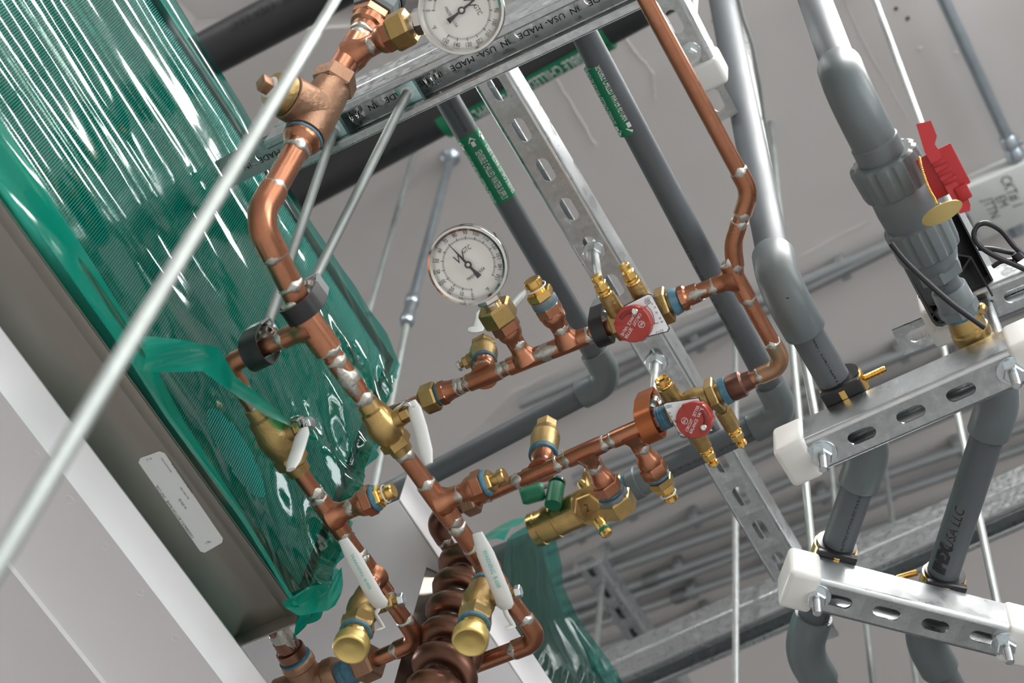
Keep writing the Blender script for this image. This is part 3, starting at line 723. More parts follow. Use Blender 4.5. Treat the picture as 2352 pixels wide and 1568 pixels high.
# ---------------------------------------------------------------- copper work
def pt(p, q, px, py):
    """point of the line p-q that shows at the given pixel"""
    best = None
    for i in range(-200, 801):
        c = p.lerp(q, i / 600); a = proj(c); e = (a[0] - px) ** 2 + (a[1] - py) ** 2
        if best is None or e < best[0]: best = (e, c)
    return best[1]
def bar(T, name, pts, width, m, flat=.3, hint=None, ends=.6, n=14):
    P = [W(*p) for p in pts]; Q = []
    for a, b in zip(P, P[1:]):
        for k in range(6): Q.append(a.lerp(b, k / 6))
    Q.append(P[-1]); k = len(Q); rs = [width / 2 * (ends + (1 - ends) * min(1, i / 2, (k - 1 - i) / 2)) for i in range(k)]
    return MB().sweep(Q, rs, n, flat=flat, hint=hint).build(name, m, T, 60)
def hanger(name, label, c, dp, R, hgt, width, mlow, mtop, group='pipe hangers', low=.45):
    c = V(c); dp = V(dp).normalized(); u = dp.cross(Z).normalized(); th = .0016
    T = thing(name, label, 'hanger', c - Z * R, group)
    def strip(path):
        mb = MB(); n = len(path); vs = []
        for i, p in enumerate(path):
            a = path[max(i - 1, 0)]; b = path[min(i + 1, n - 1)]; t = (V(b) - V(a)).normalized(); nn = V((t.y, -t.x))
            for s in (0, th):
                for w_ in (-width / 2, width / 2): q = V(p) + nn * s; vs.append(c + u * q.x + Z * q.y + dp * w_)
        fs = []
        for i in range(n - 1):
            a, b = 4 * i, 4 * i + 4
            fs += [(a, a + 1, b + 1, b), (a + 2, b + 2, b + 3, a + 3), (a, b, b + 2, a + 2), (a + 1, a + 3, b + 3, b + 1)]
        fs += [(0, 2, 3, 1), (4 * n - 4, 4 * n - 3, 4 * n - 1, 4 * n - 2)]
        return mb.add(vs, fs)
    lowp = [(-R * 1.0, hgt * low)] + [(R * math.cos(math.pi + math.pi * i / 16), R * math.sin(math.pi + math.pi * i / 16)) for i in range(17)] + [(R * 1.0, hgt * low)]
    strip(lowp).build('band', mlow, T, 40)
    strip([(R * 1.0, hgt * low), (R * .8, hgt * .85), (R * .7, hgt)]).build('side_strap', mtop, T); strip([(-R * .7, hgt), (-R * .8, hgt * .85), (-R * 1.0, hgt * low)]).build('side_strap', mtop, T)
    strip([(R * .7, hgt), (0, hgt + .0005), (-R * .7, hgt)]).build('top_strap', mtop, T)
    MB().lathe(c + Z * (hgt - .012), Z, [(0, .008), (.003, .0105), (.007, .0105), (.012, .007)], 20).build('swivel_nut', 'chrome', T)
    MB().tube(c + Z * (hgt - .02), c + Z * (hgt + .004), .0047).build('rod_end', 'rod_smooth', T)
    return T
def ball_valve(name, label, p, q, r, stem, m='brass', group='brass ball valves', slen=.026):
    p, q = V(p), V(q); d = (q - p).normalized(); L = (q - p).length; stem = V(stem); stem = (stem - d * stem.dot(d)).normalized()
    T = thing(name, label, 'valve', p.lerp(q, .5), group)
    MB().lathe(p, d, [(0, r * 1.15), (L * .14, r * 1.2), (L * .17, r * 1.5), (L * .3, r * 1.6), (L * .42, r * 1.85), (L * .56, r * 1.85), (L * .68, r * 1.65), (L * .72, r * 1.5), (L * .78, r * 1.45)], 28).build('body', m, T)
    hexbit(T, p + d * L * .72, d, r * 1.75, L * .16, m, 'end_hex'); MB().lathe(p + d * L * .86, d, [(0, r * 1.3), (L * .14, r * 1.18)], 24).build('end_socket', m, T)
    c = p.lerp(q, .48); s0 = c + stem * r * 1.5
    MB().lathe(s0, stem, [(0, r * 1.0), (slen * .3, r * .95), (slen * .32, r * .6)], 20).build('bonnet', m, T)
    hexbit(T, s0 + stem * slen * .3, stem, r * .85, slen * .35, 'brass', 'packing_nut'); MB().tube(s0, s0 + stem * slen, r * .42).build('stem', m, T)
    hexbit(T, s0 + stem * slen * .82, stem, r * .72, slen * .2, 'bolt', 'handle_nut')
    return T, s0 + stem * slen * .78
def plug(T, p, d, r, m='gold', ring=True):
    p = V(p); d = V(d).normalized()
    hexbit(T, p, d, r * 1.75, .008, m, 'plug_hex'); MB().lathe(p + d * .008, d, [(0, r * .9), (.006, r * .9), (.007, r * 1.15), (.012, r * 1.15), (.013, r * 1.0)], 20).build('plug_cap', m, T)
    if ring:
        u, v = basis(d); c = p + d * .012
        MB().sweep([c + (u * math.cos(a * math.pi / 10) + v * math.sin(a * math.pi / 10)) * r * 1.32 for a in range(20)], .0008, 6, close=True).build('retaining_ring', 'white_vinyl', T)
RM, RN, RL = .0111, .0085, .0079
E_ = H(590, 503, HF); RT = PY(868, 15, .25); RD = (RT - E_).normalized()
FE = H(1240, 1470, HF); TE = H(714, 748, HF); AD = (FE - TE).normalized()
def near_line():
    T = thing('copper_pipe', 'near copper pipe from the bronze strainer through an elbow and tee to the first valve', 'pipe', E_)
    a0 = pt(E_, RT, 690, 328); v1 = pt(TE, FE, 855, 912)
    run(T, [a0, E_, TE + (E_ - TE).normalized() * .0], RM)
    adapter(T, pt(E_, RT, 682, 345), RD, RM, .026, hexr=1.55)
    solder(T, E_.lerp(TE, .62), AD, RM)
    tee(T, TE, AD, -X, RM, RL, .027, .030)
    MB().tube(TE, v1, RN, n=28).build('pipe', 'copper', T)
    c = pt(TE, FE, 800, 850); MB().lathe(c - AD * .02, AD, [(0, RN * 1.12), (.04, RN * 1.12)], 28).build('coupling', 'copper', T); solder(T, c + AD * .004, AD, RN * 1.1, 1.8, wid=.004); solder(T, c - AD * .014, AD, RN * 1.08)
    solder(T, v1 - AD * .004, AD, RN * 1.1, 1.2)
    V1, s1 = ball_valve('ball_valve', 'brass ball valve with upright white lever on the near right-hand copper line', v1, pt(TE, FE, 945, 1022), RN, X)
    d0 = proj(s1)[2]
    bar(V1, 'lever', [(905, 942, d0 + .01), (930, 925, d0), (948, 925, d0)], .008, 'chrome')
    bar(V1, 'lever_grip', [(946, 922, d0), (966, 985, d0 - .015), (985, 1066, d0 - .03)], .0135, 'white_vinyl', .35, hint=X)
    # second stretch
    T = thing('copper_pipe', 'near right-hand copper pipe below the upright lever, turning left at the bottom elbow', 'pipe', FE)
    b0 = pt(TE, FE, 940, 1015); end = H(880, 1606, HF)
    run(T, [b0, FE, end], RN)
    solder(T, pt(TE, FE, 948, 1028), AD, RN)
    t1 = pt(TE, FE, 1030, 1138); tee(T, t1, AD, X, RN, RL, .022, .022)
    e = adapter(T, t1 + X * .022, X, RL, .027); plug(T, e, X, RL * .8, 'brass', False)
    solder(T, pt(TE, FE, 1070, 1196), AD, RN * 1.02)
    t2 = pt(TE, FE, 1122, 1300); tee(T, t2, AD, -Z, RN, RL, .024, .024, joints=(1, 1, 0))
    drain(t2 - Z * .022, 'brass drain valve with yellow cap below the right-hand copper pipe', [(1163, 1398, 0), (1155, 1370, -.004), (1096, 1224, -.012)], [(1158, 1395), (1164, 1412), (1180, 1437), (1160, 1443)])
def drain(p, label, grip, hook):
    d = -Z; q = p - Z * .062
    T, s = ball_valve('drain_valve', label, p, q, RL * 1.05, X + Y * .15, 'brass_cast', 'brass drain valves with yellow caps', .028)
    MB().lathe(p - Z * .0, d, [(0, RL * 1.3), (.0055, RL * 1.45), (.006, RL * 1.2)], 24).build('sealant_ring', 'sealant', T)
    hexbit(T, q + Z * .012, d, .0165, .013, 'brass_cast', 'outlet_hex')
    MB().lathe(q - Z * .001, d, [(0, .0138), (.0008, .0150), (.004, .0150), (.0045, .013)], 24).build('sealant_ring', 'sealant', T)
    MB().lathe(q - Z * .004, d, [(0, .0125), (.004, .0135), (.008, .0135), (.009, .0125), (.012, .0125)], 24).build('hose_thread', 'gold', T)
    n = 60; u, v = basis(d); rr = []
    for t, r in ((0, .0150), (.002, .0163), (.012, .0165), (.0135, .0160), (.0145, .0150), (.0146, .0138), (.0138, .0130), (.0138, .004)):
        rr.append([q - Z * (.014 + t) + (u * math.cos(2 * math.pi * j / n) + v * math.sin(2 * math.pi * j / n)) * r * (1 if (j % 2 or t < .001 or t > .0125) else .975) for j in range(n)])
    MB().rings(rr).build('hose_cap', 'yellow_cap', T, 50)
    d0 = proj(s)[2] - .004
    b = bar(T, 'lever_grip', [(x, y, d0 + k) for x, y, k in grip], .0165, 'white_vinyl', .3, hint=X)
    bar(T, 'lever_arm', [(x, y, d0) for x, y in hook], .005, 'white_vinyl', .4, hint=X)
    # print on the grip
    mb = MB(); a = W(grip[-1][0], grip[-1][1], d0 + grip[-1][2]); c = W(grip[1][0], grip[1][1], d0 + grip[1][2]); dd = (c - a).normalized(); nn = tocam(a.lerp(c, .5), dd)
    text_flat(mb, 'WARNING  8-600', a.lerp(c, .55) + nn * .0028, dd, nn.cross(dd), .006, .8); mb.build('grip_print', 'teal_print', b)
near_line()
LC = H(517, 840, HF); LE = H(962, 1470, HF); LD = (LE - LC).normalized()
def left_line():
    T = thing('copper_pipe', 'copper branch from the tee round a small elbow down to the left-hand ball valve', 'pipe', LC)
    b = TE - X * .028; v = pt(LC, LE, 585, 938); run(T, [b, LC, v], RL); solder(T, v, LD, RL * 1.1)
    V2, s = ball_valve('ball_valve', 'brass ball valve half under the torn film strip on the left copper branch', v - LD * .002, pt(LC, LE, 692, 1082), RL * 1.15, X, 'brass_cast')
    d0 = proj(s)[2]; bar(V2, 'lever', [(672, 958, d0 + .01), (690, 962, d0), (700, 985, d0 - .01)], .009, 'chrome')
    bar(V2, 'lever_grip', [(698, 985, d0 - .01), (685, 1030, d0 - .03), (668, 1078, d0 - .05)], .016, 'white_vinyl', .4, hint=X)
    T = thing('copper_pipe', 'left-hand copper pipe below the ball valve, ending in a bottom elbow', 'pipe', LE)
    b0 = pt(LC, LE, 688, 1076); end = H(858, 1516, HF)
    run(T, [b0, LE, end], RL)
    t1 = pt(LC, LE, 768, 1182); tee(T, t1, LD, X, RL, RL, .021, .022); e = adapter(T, t1 + X * .022, X, RL, .026); plug(T, e, X, RL * .8, 'gold', True)
    solder(T, pt(LC, LE, 730, 1128), LD, RL * 1.05, 1.2); solder(T, pt(LC, LE, 835, 1262), LD, RL * 1.05, 1.3)
    t2 = pt(LC, LE, 866, 1318); tee(T, t2, LD, -Z, RL, RL, .022, .022, joints=(1, 1, 0))
    drain(t2 - Z * .020, 'brass drain valve with yellow cap below the left-hand copper pipe', [(880, 1395, 0), (862, 1370, -.004), (788, 1238, -.014)], [(872, 1392), (862, 1410), (880, 1440), (862, 1447)])
    # union nut and brass elbow at the bottom left
    U = thing('union_fitting', 'bronze union nut and bushing on the pipe end at the bottom, left of the elbow', 'fitting', end)
    d = (end - LE).normalized(); hexbit(U, end - d * .003, d, .0185, .022, 'bronze', 'union_nut'); MB().lathe(end + d * .018, d, [(0, .0135), (.012, .0145), (.014, .013), (.05, .013)], 24).build('nipple', 'sealant', U)
    S = thing('bronze_tee', 'cast bronze elbow body at the very bottom, left of the yellow caps', 'fitting', H(700, 1560, HF))
    c = H(720, 1565, HF); up = H(672, 1520, HF)
    MB().lathe(c + X * .03, -X, [(0, .015), (.004, .017), (.012, .017), (.014, .0155), (.07, .0165)], 28).build('body', 'bronze', S)
    D2 = H(612, 1405, HF); ax = (H(683, 1520, HF) - D2).normalized()
    q = H(683, 1520, HF)
    MB().lathe(q, ax, [(-.004, .0165), (-.002, .0175), (.004, .0175), (.006, .0160), (.03, .0165)], 40).build('collar', 'bronze', S); MB().lathe(q - ax * .007, ax, [(0, .0135), (.001, .0165), (.003, .0165), (.004, .014)], 28).build('sealant_ring', 'sealant', S)
    G = thing('copper_pipe', 'short stained copper pipe under the tray end at the bottom left', 'pipe', D2)
    MB().tube(D2 - ax * .06, q - ax * .0, .0098, n=28).build('pipe', 'copper_old', G); MB().lathe(D2 - ax * .05, ax, [(0, .0115), (.058, .0118), (.06, .0128), (.066, .0128), (.068, .0115)], 28).build('coupling', 'copper_old', G)
    MB().lathe(q - ax * .03, ax, [(0, .0115), (.012, .0118), (.013, .0145), (.022, .0148), (.024, .012)], 24).build('adapter', 'copper_old', G); solder(G, q - ax * .034, ax, .0102, 1.5, wid=.006)
left_line()
hanger('pipe_hanger', 'black cushioned loop hanger on the near copper pipe above the tee', pt(E_, TE, 690, 705), AD, .0165, .040, .017, 'black_rubber', 'galv_smooth')
hanger('pipe_hanger', 'black cushioned loop hanger on the copper branch left of the tee', pt(TE, LC, 590, 800), X, .0150, .036, .019, 'black_rubber', 'galv_smooth')

# upper stack: strainer, tee with gauge, union
def strainer():
    a = pt(E_, RT, 702, 312); b = pt(E_, RT, 778, 200); d = RD; L = (b - a).length; c = a.lerp(b, .42)
    T = thing('y_strainer', 'cast bronze strainer body with side leg and square plug, upper left', 'strainer', c)
    MB().lathe(a, d, [(0, .0185), (.004, .0195), (L * .5, .0195), (L * .8, .0185), (L, .0165)], 32).build('body', 'bronze', T)
    hexbit(T, b - d * .006, d, .0205, .018, 'bronze', 'end_hex')
    MB().lathe(a - d * .0015, -d, [(0, .0172), (.0006, .0182), (.003, .0182), (.004, .0155)], 28).build('sealant_ring', 'sealant', T)
    tip = W(632, 207, proj(c)[2] - .028); ld = (tip - c).normalized(); LL = (tip - c).length
    MB().lathe(c, ld, [(0, .0205), (LL - .014, .0208), (LL - .013, .0195)], 32).build('leg', 'bronze', T)
    cp = c + ld * (LL - .012); MB().lathe(cp, ld, [(0, .0195), (.004, .0200), (.010, .0195), (.016, .015), (.018, .009)], 32).build('leg_cap', 'brass_cast', T)
    MB().lathe(cp + ld * .0165, ld, [(0, .0102), (.0015, .0102), (.002, .008)], 24).build('tape_ring', 'ptfe', T)
    u, v = basis(ld, Z); MB().box(cp + ld * .022, ld, u, v, (.013, .0125, .0125), .0015).build('square_plug', 'bronze', T)
    mb = MB(); n = tocam(c, d); text_round(mb, 'L', c + d * .002, n.cross(d), n * 1, .0196, .016) if False else None
    return b
SB = strainer()
def upper_stack():
    a = SB + RD * .008; t = pt(E_, RT, 812, 138); u = pt(E_, RT, 846, 72)
    T = thing('copper_pipe', 'short copper pipe above the strainer with a tee feeding the top gauge', 'pipe', a)
    MB().tube(a, u, RM, n=28).build('pipe', 'copper', T); tee(T, t, RD, X, RM, RL * 1.1, .026, .026)
    e = adapter(T, t + X * .026, X, RL * 1.1, .024, hexr=1.75)
    MB().lathe(u - RD * .006, RD, [(0, RM * 1.12), (.008, RM * 1.18), (.010, RM * 1.45), (.018, RM * 1.5)], 28).build('adapter', 'copper', T); solder(T, u - RD * .006, RD, RM * 1.05, .4)
    hexbit(T, u + RD * .011, RD, RM * 1.72, .012, 'copper', 'hex_collar')
    P = thing('pipe_union', 'grey plastic hexagonal union at the top above the copper adapter', 'union', u + RD * .02)
    hexbit(P, u + RD * .022, RD, .0235, .020, 'pvc_fit', 'hex_nut', ch=.2); MB().lathe(u + RD * .042, RD, [(0, .0195), (.03, .0205), (.032, .0215), (.05, .0215)], 28).build('socket', 'pvc_fit', P)
    MB().lathe(u + RD * .045, RD, [(0, .0212), (.004, .0216), (.008, .0216)], 28).build('gasket', 'black_rubber', P)
    MB().tube(u + RD * .09, u + RD * .4, RP, n=28).build('pipe', 'pvc_fit', P)
    return e
GE = upper_stack()
def gauge(label, base, bdir, centre, n_cam, up_img, R=.0395, dialR=.032, hx=.0145):
    base = V(base); bdir = V(bdir).normalized(); c = V(centre)
    n = (ROT @ V(n_cam)).normalized(); upc = ROT @ V((up_img[0], up_img[1], 0)); up = (upc - n * upc.dot(n)).normalized(); rt = up.cross(n)
    T = thing('dial_thermometer', label, 'gauge', base, 'dial thermometers')
    hexbit(T, base - bdir * .002, bdir, hx * 1.28, .020, 'brass', 'brass_bushing'); MB().tube(base + bdir * .018, base + bdir * .024, hx * .62).build('neck', 'chrome', T)
    b = base + bdir * .022; tgt = c - n * .010; td = (tgt - b).normalized()
    hexbit(T, b, td, hx * .88, .011, 'chrome', 'steel_nut'); MB().tube(b, b + td * ((tgt - b).length - R * .93), hx * .6).build('stem', 'chrome', T)
    MB().lathe(c - n * .016, n, [(0, R * .9), (.002, R * .95), (.012, R * .955), (.0125, R), (.019, R), (.0205, R * .985), (.0208, R * .93), (.0195, R * .87), (.0140, R * .855)], 64, cap=False).build('bezel', 'chrome', T, 30)
    MB().lathe(c - n * .0162, n, [(0, R * .9), (.0005, R * .9)], 48).build('case_back', 'chrome', T)
    F = c - n * .004
    fc = MB().lathe(F - n * .004, n, [(0, R * .93), (.004, R * .93)], 64).build('dial_face', 'dial', T)
    MB().lathe(F, n, [(0.00001, dialR * .735), (.0002, dialR * .735), (.0003, dialR * .72)], 64).build('inner_dial', 'dial', fc)
    P = lambda a, r, z=.0006: F + n * z + (up * math.cos(a) + rt * math.sin(a)) * r
    tk = MB()
    for v in range(0, 151):
        a = math.radians((v - 75) * 2); r0 = dialR * .755; r1 = dialR * (.85 if v % 10 == 0 else .81); wv = .0003 if v % 10 == 0 else .00012
        s = up * -math.sin(a) + rt * math.cos(a)
        tk.add([P(a, r0) - s * wv, P(a, r0) + s * wv, P(a, r1) + s * wv, P(a, r1) - s * wv], [(0, 1, 2, 3)])
    tk.build('scale_marks', 'ink', fc, kind='stuff')
    for v in range(0, 151, 10):
        nm = MB()
        a = math.radians((v - 75) * 2); rd = up * math.cos(a) + rt * math.sin(a); s = up * -math.sin(a) + rt * math.cos(a)
        fl = -1 if abs(v - 75) > 46 else 1
        text_flat(nm, str(v), F + rd * dialR * .955 + n * .0004, s * fl, rd * fl, .0060, .72); nm.build('numeral', 'ink', fc)
    for s_, o, sz, sx in (('W', up * .009 - rt * .004, .0125, .9), ('GTC', up * .0125 + rt * .0065, .0065, .75), ('MADE IN USA', up * -.0115, .0040, .85), ('ºF', up * -.030, .0055, .8)):
        nm = MB(); text_flat(nm, s_, F + o + n * .0004, rt, up, sz, sx, shear=.15); nm.build('dial_print', 'ink', fc)
    pa = math.radians((71 - 75) * 2); pd = up * math.cos(pa) + rt * math.sin(pa); ps = pd.cross(n)
    q = F + n * .0035
    MB().prism([q + pd * .0245 + ps * .0002, q + ps * .0013, q - pd * .007 + ps * .0012, q - pd * .0155 + ps * .0026, q - pd * .0155 - ps * .0026, q - pd * .007 - ps * .0012, q - ps * .0013, q + pd * .0245 - ps * .0002], n * .0006).build('pointer', 'ink', T)
    MB().lathe(q, n, [(0, .0035), (.0009, .0035)], 20).build('pointer_hub', 'ink', T); MB().lathe(q, n, [(0, .002), (.0016, .002), (.002, .0014)], 16).build('pointer_cap', 'chrome', T)
    MB().lathe(c + n * .0012, n, [(0, R * .9), (.0008, R * .9)], 48).build('cover_glass', 'glass', T)
    return T
gauge('large dial thermometer cut off by the top edge of the picture', GE, X, W(1060, 24, 1.485), (-.10, .22, -.95), (.84, -.5), R=.0395, dialR=.0325)
# ---------------------------------------------------------------- balancing-valve runs
HU = 1.39; RB = .0077
U0, U1 = H(985, 915, HU), H(1690, 637, HU); UD = (U1 - U0).normalized()
L0, L1 = H(1080, 1152, HU), H(1803, 838, HU); LDD = (L1 - L0).normalized()
def circuit_setter(label, line, d, n, knob_px, knob_d, plate_px, ports, text_dir, groove, mirror):
    """line: (start, end) of the brass body on the pipe axis; n: outward normal of the dial"""
    a, b = line; L = (b - a).length; T = thing('balance_valve', label, 'valve', a, 'circuit setter balance valves')
    MB().lathe(a, d, [(0, RB * 1.35), (L * .06, RB * 1.4), (L * .07, RB * 1.75), (L * .2, RB * 1.75), (L * .22, RB * 1.5), (L * .38, RB * 1.9), (L * .5, RB * 2.1), (L * .62, RB * 1.9), (L * .76, RB * 1.55), (L * .78, RB * 1.6)], 28).build('body', 'brass_cast', T)
    hexbit(T, b - d * L * .22, d, RB * 2.35, L * .16, 'brass_cast', 'end_hex'); MB().lathe(b - d * L * .06, d, [(0, RB * 1.3), (L * .06, RB * 1.3)], 20).build('end_neck', 'brass_cast', T)
    hexbit(T, a + d * L * .03, d, RB * 2.1, L * .13, 'brass_cast', 'end_hex')
    n = tocam(a.lerp(b, .5), d); mid = a.lerp(b, .5)
    def PP(px, py, off):
        r = ray(px, py); return ORG + r * ((mid + n * off - ORG).dot(n) / r.dot(n))
    kc = PP(*knob_px, knob_d + .003)
    # boss between body and dial
    base = a.lerp(b, .5); MB().tube(base, kc, .012, n=24).build('bonnet', 'brass_cast', T)
    pp = [PP(px, py, knob_d) for px, py in plate_px]
    pl = MB().prism(pp, -n * .0014).build('scale_plate', 'ink', T); cen = sum(pp, V((0, 0, 0))) / len(pp)
    MB().prism([cen + (p - cen) * .955 + n * .0001 for p in pp], n * .0005).build('plate_face', 'plate', pl)
    # knob
    u = V(text_dir); u = (u - n * u.dot(n)).normalized(); v = n.cross(u); K = 96; R = .0172; rr = []
    for t, k in ((-.003, 1.), (.008, 1.), (.0092, .985), (.0097, .955), (.0097, .3)):
        ring = []
        for j in range(K):
            an = 2 * math.pi * j / K; lug = 1.055 if (j % 16) < 2 and k > .97 else 1.0
            ring.append(kc + n * t + (u * math.cos(an) + v * math.sin(an)) * R * k * lug)
        rr.append(ring)
    kn = MB().rings(rr).build('dial_knob', 'red_knob', T, 30)
    g = [kc + n * .0098 + (u * math.cos(q) + v * math.sin(q)) * R * .70 for q in [groove[0] + (groove[1] - groove[0]) * i / 14 for i in range(15)]]
    MB().sweep(g, [.0014] + [.0022] * 13 + [.0014], 10, flat=.35, hint=n.cross(u)).build('slot_groove', 'red_dark', kn)
    sc = g[0]; MB().lathe(sc, n, [(0, .0030), (.0016, .0030), (.002, .0026)], 18).build('lock_screw', 'chrome', kn); MB().lathe(sc + n * .001, n, [(0, .0017), (.0016, .0015)], 6).build('screw_head', 'bolt', kn)
    for s_, oy, sz in (('CIRCUIT   SETTER', .0012, .0042), ('BALANCE  VALVE', -.0030, .0042)):
        mt = MB(); text_flat(mt, s_, kc + n * .0099 + v * oy + u * .001, u, v, sz, .82); mt.build('dial_print', 'ink_white', kn)
    lc = kc + n * .0099 + v * .0072 * (1) - u * (.0045); mt = MB()
    mt.sweep([lc + (u * math.cos(q * .3142) + v * math.sin(q * .3142)) * .0030 for q in range(20)], .00022, 5, close=True)
    mt.build('emblem', 'ink_white', kn); mt = MB(); text_flat(mt, 'B&G', lc, u, v, .0034, .7); mt.build('emblem_letters', 'ink_white', kn)
    return T, pl, lambda px, py: PP(px, py, knob_d + .0009)
def port(T, p, d, cap=True, r=.0062, gold='gold'):
    p = V(p); d = V(d).normalized()
    MB().lathe(p, d, [(0, r * 1.35), (.022, r * 1.25), (.0225, r)], 20).build('port_boss', 'brass_cast', T)
    q = MB().lathe(p + d * .020, d, [(0, r * .85), (.001, r), (.002, r * .9), (.003, r), (.004, r * .9), (.005, r * .92), (.0055, r * 1.12), (.0075, r * 1.12), (.008, r * .9)], 20).build('test_port', gold, T)
    if cap:
        hexbit(q, p + d * .0282, d, r * 1.08, .0075, gold, 'port_hex')
        MB().lathe(p + d * .0355, d, [(0, r * .55), (.002, r * .5), (.0032, r * .85), (.007, r * .88), (.0085, r * .7), (.0088, r * .4)], 20).build('port_cap', gold, q)
    else: MB().lathe(p + d * .0275, d, [(0, r), (.004, r), (.0045, r * .8), (.001, r * .6)], 20, cap=False).build('port_rim', gold, q)
def upper_run():
    T = thing('copper_pipe', 'upper of two copper balancing runs, with gauge, plug and valve branches', 'pipe', U0)
    a = pt(U0, U1, 890, 953); v0 = pt(U0, U1, 1405, 750)
    MB().tube(a, v0, RB, n=28).build('pipe', 'copper', T)
    p = pt(U0, U1, 972, 920); hexbit(T, p, UD, .0150, .017, 'brass', 'union_nut'); MB().lathe(p + UD * .017, UD, [(0, .0105), (.001, .0112), (.0025, .0112), (.003, .010)], 24).build('sealant_ring', 'sealant', T)
    hexbit(T, p + UD * .019, UD, .0122, .008, 'copper', 'hex_collar'); MB().lathe(p + UD * .026, UD, [(0, .0112), (.006, .0095), (.012, .0092)], 24).build('adapter', 'copper', T); solder(T, p + UD * .038, UD, RB * 1.08, .5)
    solder(T, pt(U0, U1, 1060, 886), UD, RB * 1.02)
    t1 = pt(U0, U1, 1112, 866); t2 = pt(U0, U1, 1210, 828); t3 = pt(U0, U1, 1308, 788)
    bv = (W(1110, 770, proj(t1)[2] + .085) - t1).normalized()
    tee(T, t1, UD, bv, RB, RB, .017, .016, joints=(1, 1, 1))
    tee(T, t2, UD, -Y, RB, RB, .019, .019, joints=(1, 1, 1)); tee(T, t3, UD, -Y, RB, RB, .020, .017, joints=(1, 1, 1))
    e1 = t1 + bv * .016
    Vb, s = ball_valve('ball_valve', 'small brass ball valve standing behind the thermometer branch', e1 + bv * .012, e1 + bv * .062, RB * 1.0, -X, 'brass_cast', slen=.018)
    MB().lathe(e1 + bv * .010, bv, [(0, RB * 1.35), (.001, RB * 1.75), (.006, RB * 1.75), (.007, RB * 1.4)], 24).build('sealant_ring', 'sealant', Vb)
    MB().lathe(e1, bv, [(0, RB * 1.18), (.006, RB * 1.3), (.009, RB * 1.6), (.013, RB * 1.6)], 24).build('adapter', 'copper', Vb)
    d0 = proj(s)[2]; bar(Vb, 'lever', [(1075, 757, d0), (1098, 757, d0), (1106, 730, d0 + .02), (1108, 712, d0 + .03)], .012, 'white_vinyl', .3); bar(Vb, 'lever_grip', [(1150, 715, d0 + .05), (1180, 700, d0 + .05), (1208, 668, d0 + .05)], .0135, 'white_vinyl', .4)
    e2 = adapter(T, t2 - Y * .019, -Y, RB, .028)
    cc = W(1075, 608, proj(e2)[2] - .03)
    gauge('dial thermometer in full view on the upper copper balancing run', e2 - Y * .001, -Y, cc, (-.16, .27, -.95), (-.56, -.83), R=.0385, dialR=.0315, hx=.0142)
    e3 = adapter(T, t3 - Y * .017, -Y, RB, .029, hexr=1.7, tape=None); MB().lathe(e3 - Y * -.001, -Y, [(0, RB * 1.6), (.002, RB * 1.65), (.006, RB * 1.7), (.009, RB * 1.6)], 24).build('bushing', 'pvc_fit', T); MB().lathe(e3 + Y * .0005, -Y, [(0, RB * 1.55), (.0005, RB * 1.7), (.003, RB * 1.7)], 24).build('sealant_ring', 'sealant', T)
    Q = thing('test_plug', 'bright brass test plug with white ring on the upper run, right of the thermometer', 'plug', e3); plug(Q, e3 - Y * .008, -Y, RB * 1.0, 'gold')
    solder(T, pt(U0, U1, 1258, 808), UD, RB * 1.08, 1.6, wid=.005)
    # balance valve
    b = pt(U0, U1, 1548, 693); n = ROT @ V((-.05, .18, -.98)); d0 = .024
    S, pl, PL = circuit_setter('brass balance valve with red dial, the upper of two, dial text upside down', (v0, b), UD, n, (1458, 742), d0, [(1432, 702), (1488, 674), (1496, 676), (1538, 754), (1534, 762), (1470, 778)], None, ROT @ V((-.56, .83, 0)), (3.5, 4.9), 1)
    for px in (1424, 1498):
        c = pt(U0, U1, px, 720); port(S, c - Y * .012 + Z * -.004, -Y)
    bl = ROT @ V((.92, -.39, 0)); bu = ROT @ V((-.39, -.92, 0))
    for s_, px, py, sz in (('LEAD FREE', 1492, 684, .0030), ('OPEN', 1491, 692, .0042), ('CLOSED', 1521, 760, .0042), ('0', 1498, 698, .003), ('10', 1504, 706, .003), ('20', 1508, 718, .003), ('30', 1516, 731, .003), ('40', 1520, 739, .003)):
        mt = MB(); text_flat(mt, s_, PL(px, py), bl, bu, sz, .8, lift=.0001); mt.build('plate_print', 'ink', pl)
    mt = MB(); mt.sweep([PL(px, py) for px, py in ((1482, 706), (1489, 698), (1495, 694))], .00025, 4); mt.sweep([PL(px, py) for px, py in ((1486, 703), (1494, 710), (1500, 722), (1503, 735), (1504, 743), (1512, 741))], .00025, 4); mt.build('plate_scale', 'ink', pl)
    # outlet
    q = pt(U0, U1, 1560, 688)
    MB().tube(b - UD * .004, U1, RB, n=28).build('pipe', 'copper', T)
    MB().lathe(b - UD * .002, UD, [(0, RB * 1.5), (.001, RB * 1.75), (.007, RB * 1.6), (.010, RB * 1.3)], 24).build('sealant_ring', 'sealant', T)
    MB().lathe(b + UD * .007, UD, [(0, RB * 1.5), (.001, RB * 1.62), (.006, RB * 1.55), (.008, RB * 1.25), (.018, RB * 1.2)], 16).build('adapter', 'copper', T, 20); solder(T, b + UD * .022, UD, RB * 1.08, 1.4, wid=.004)
upper_run()
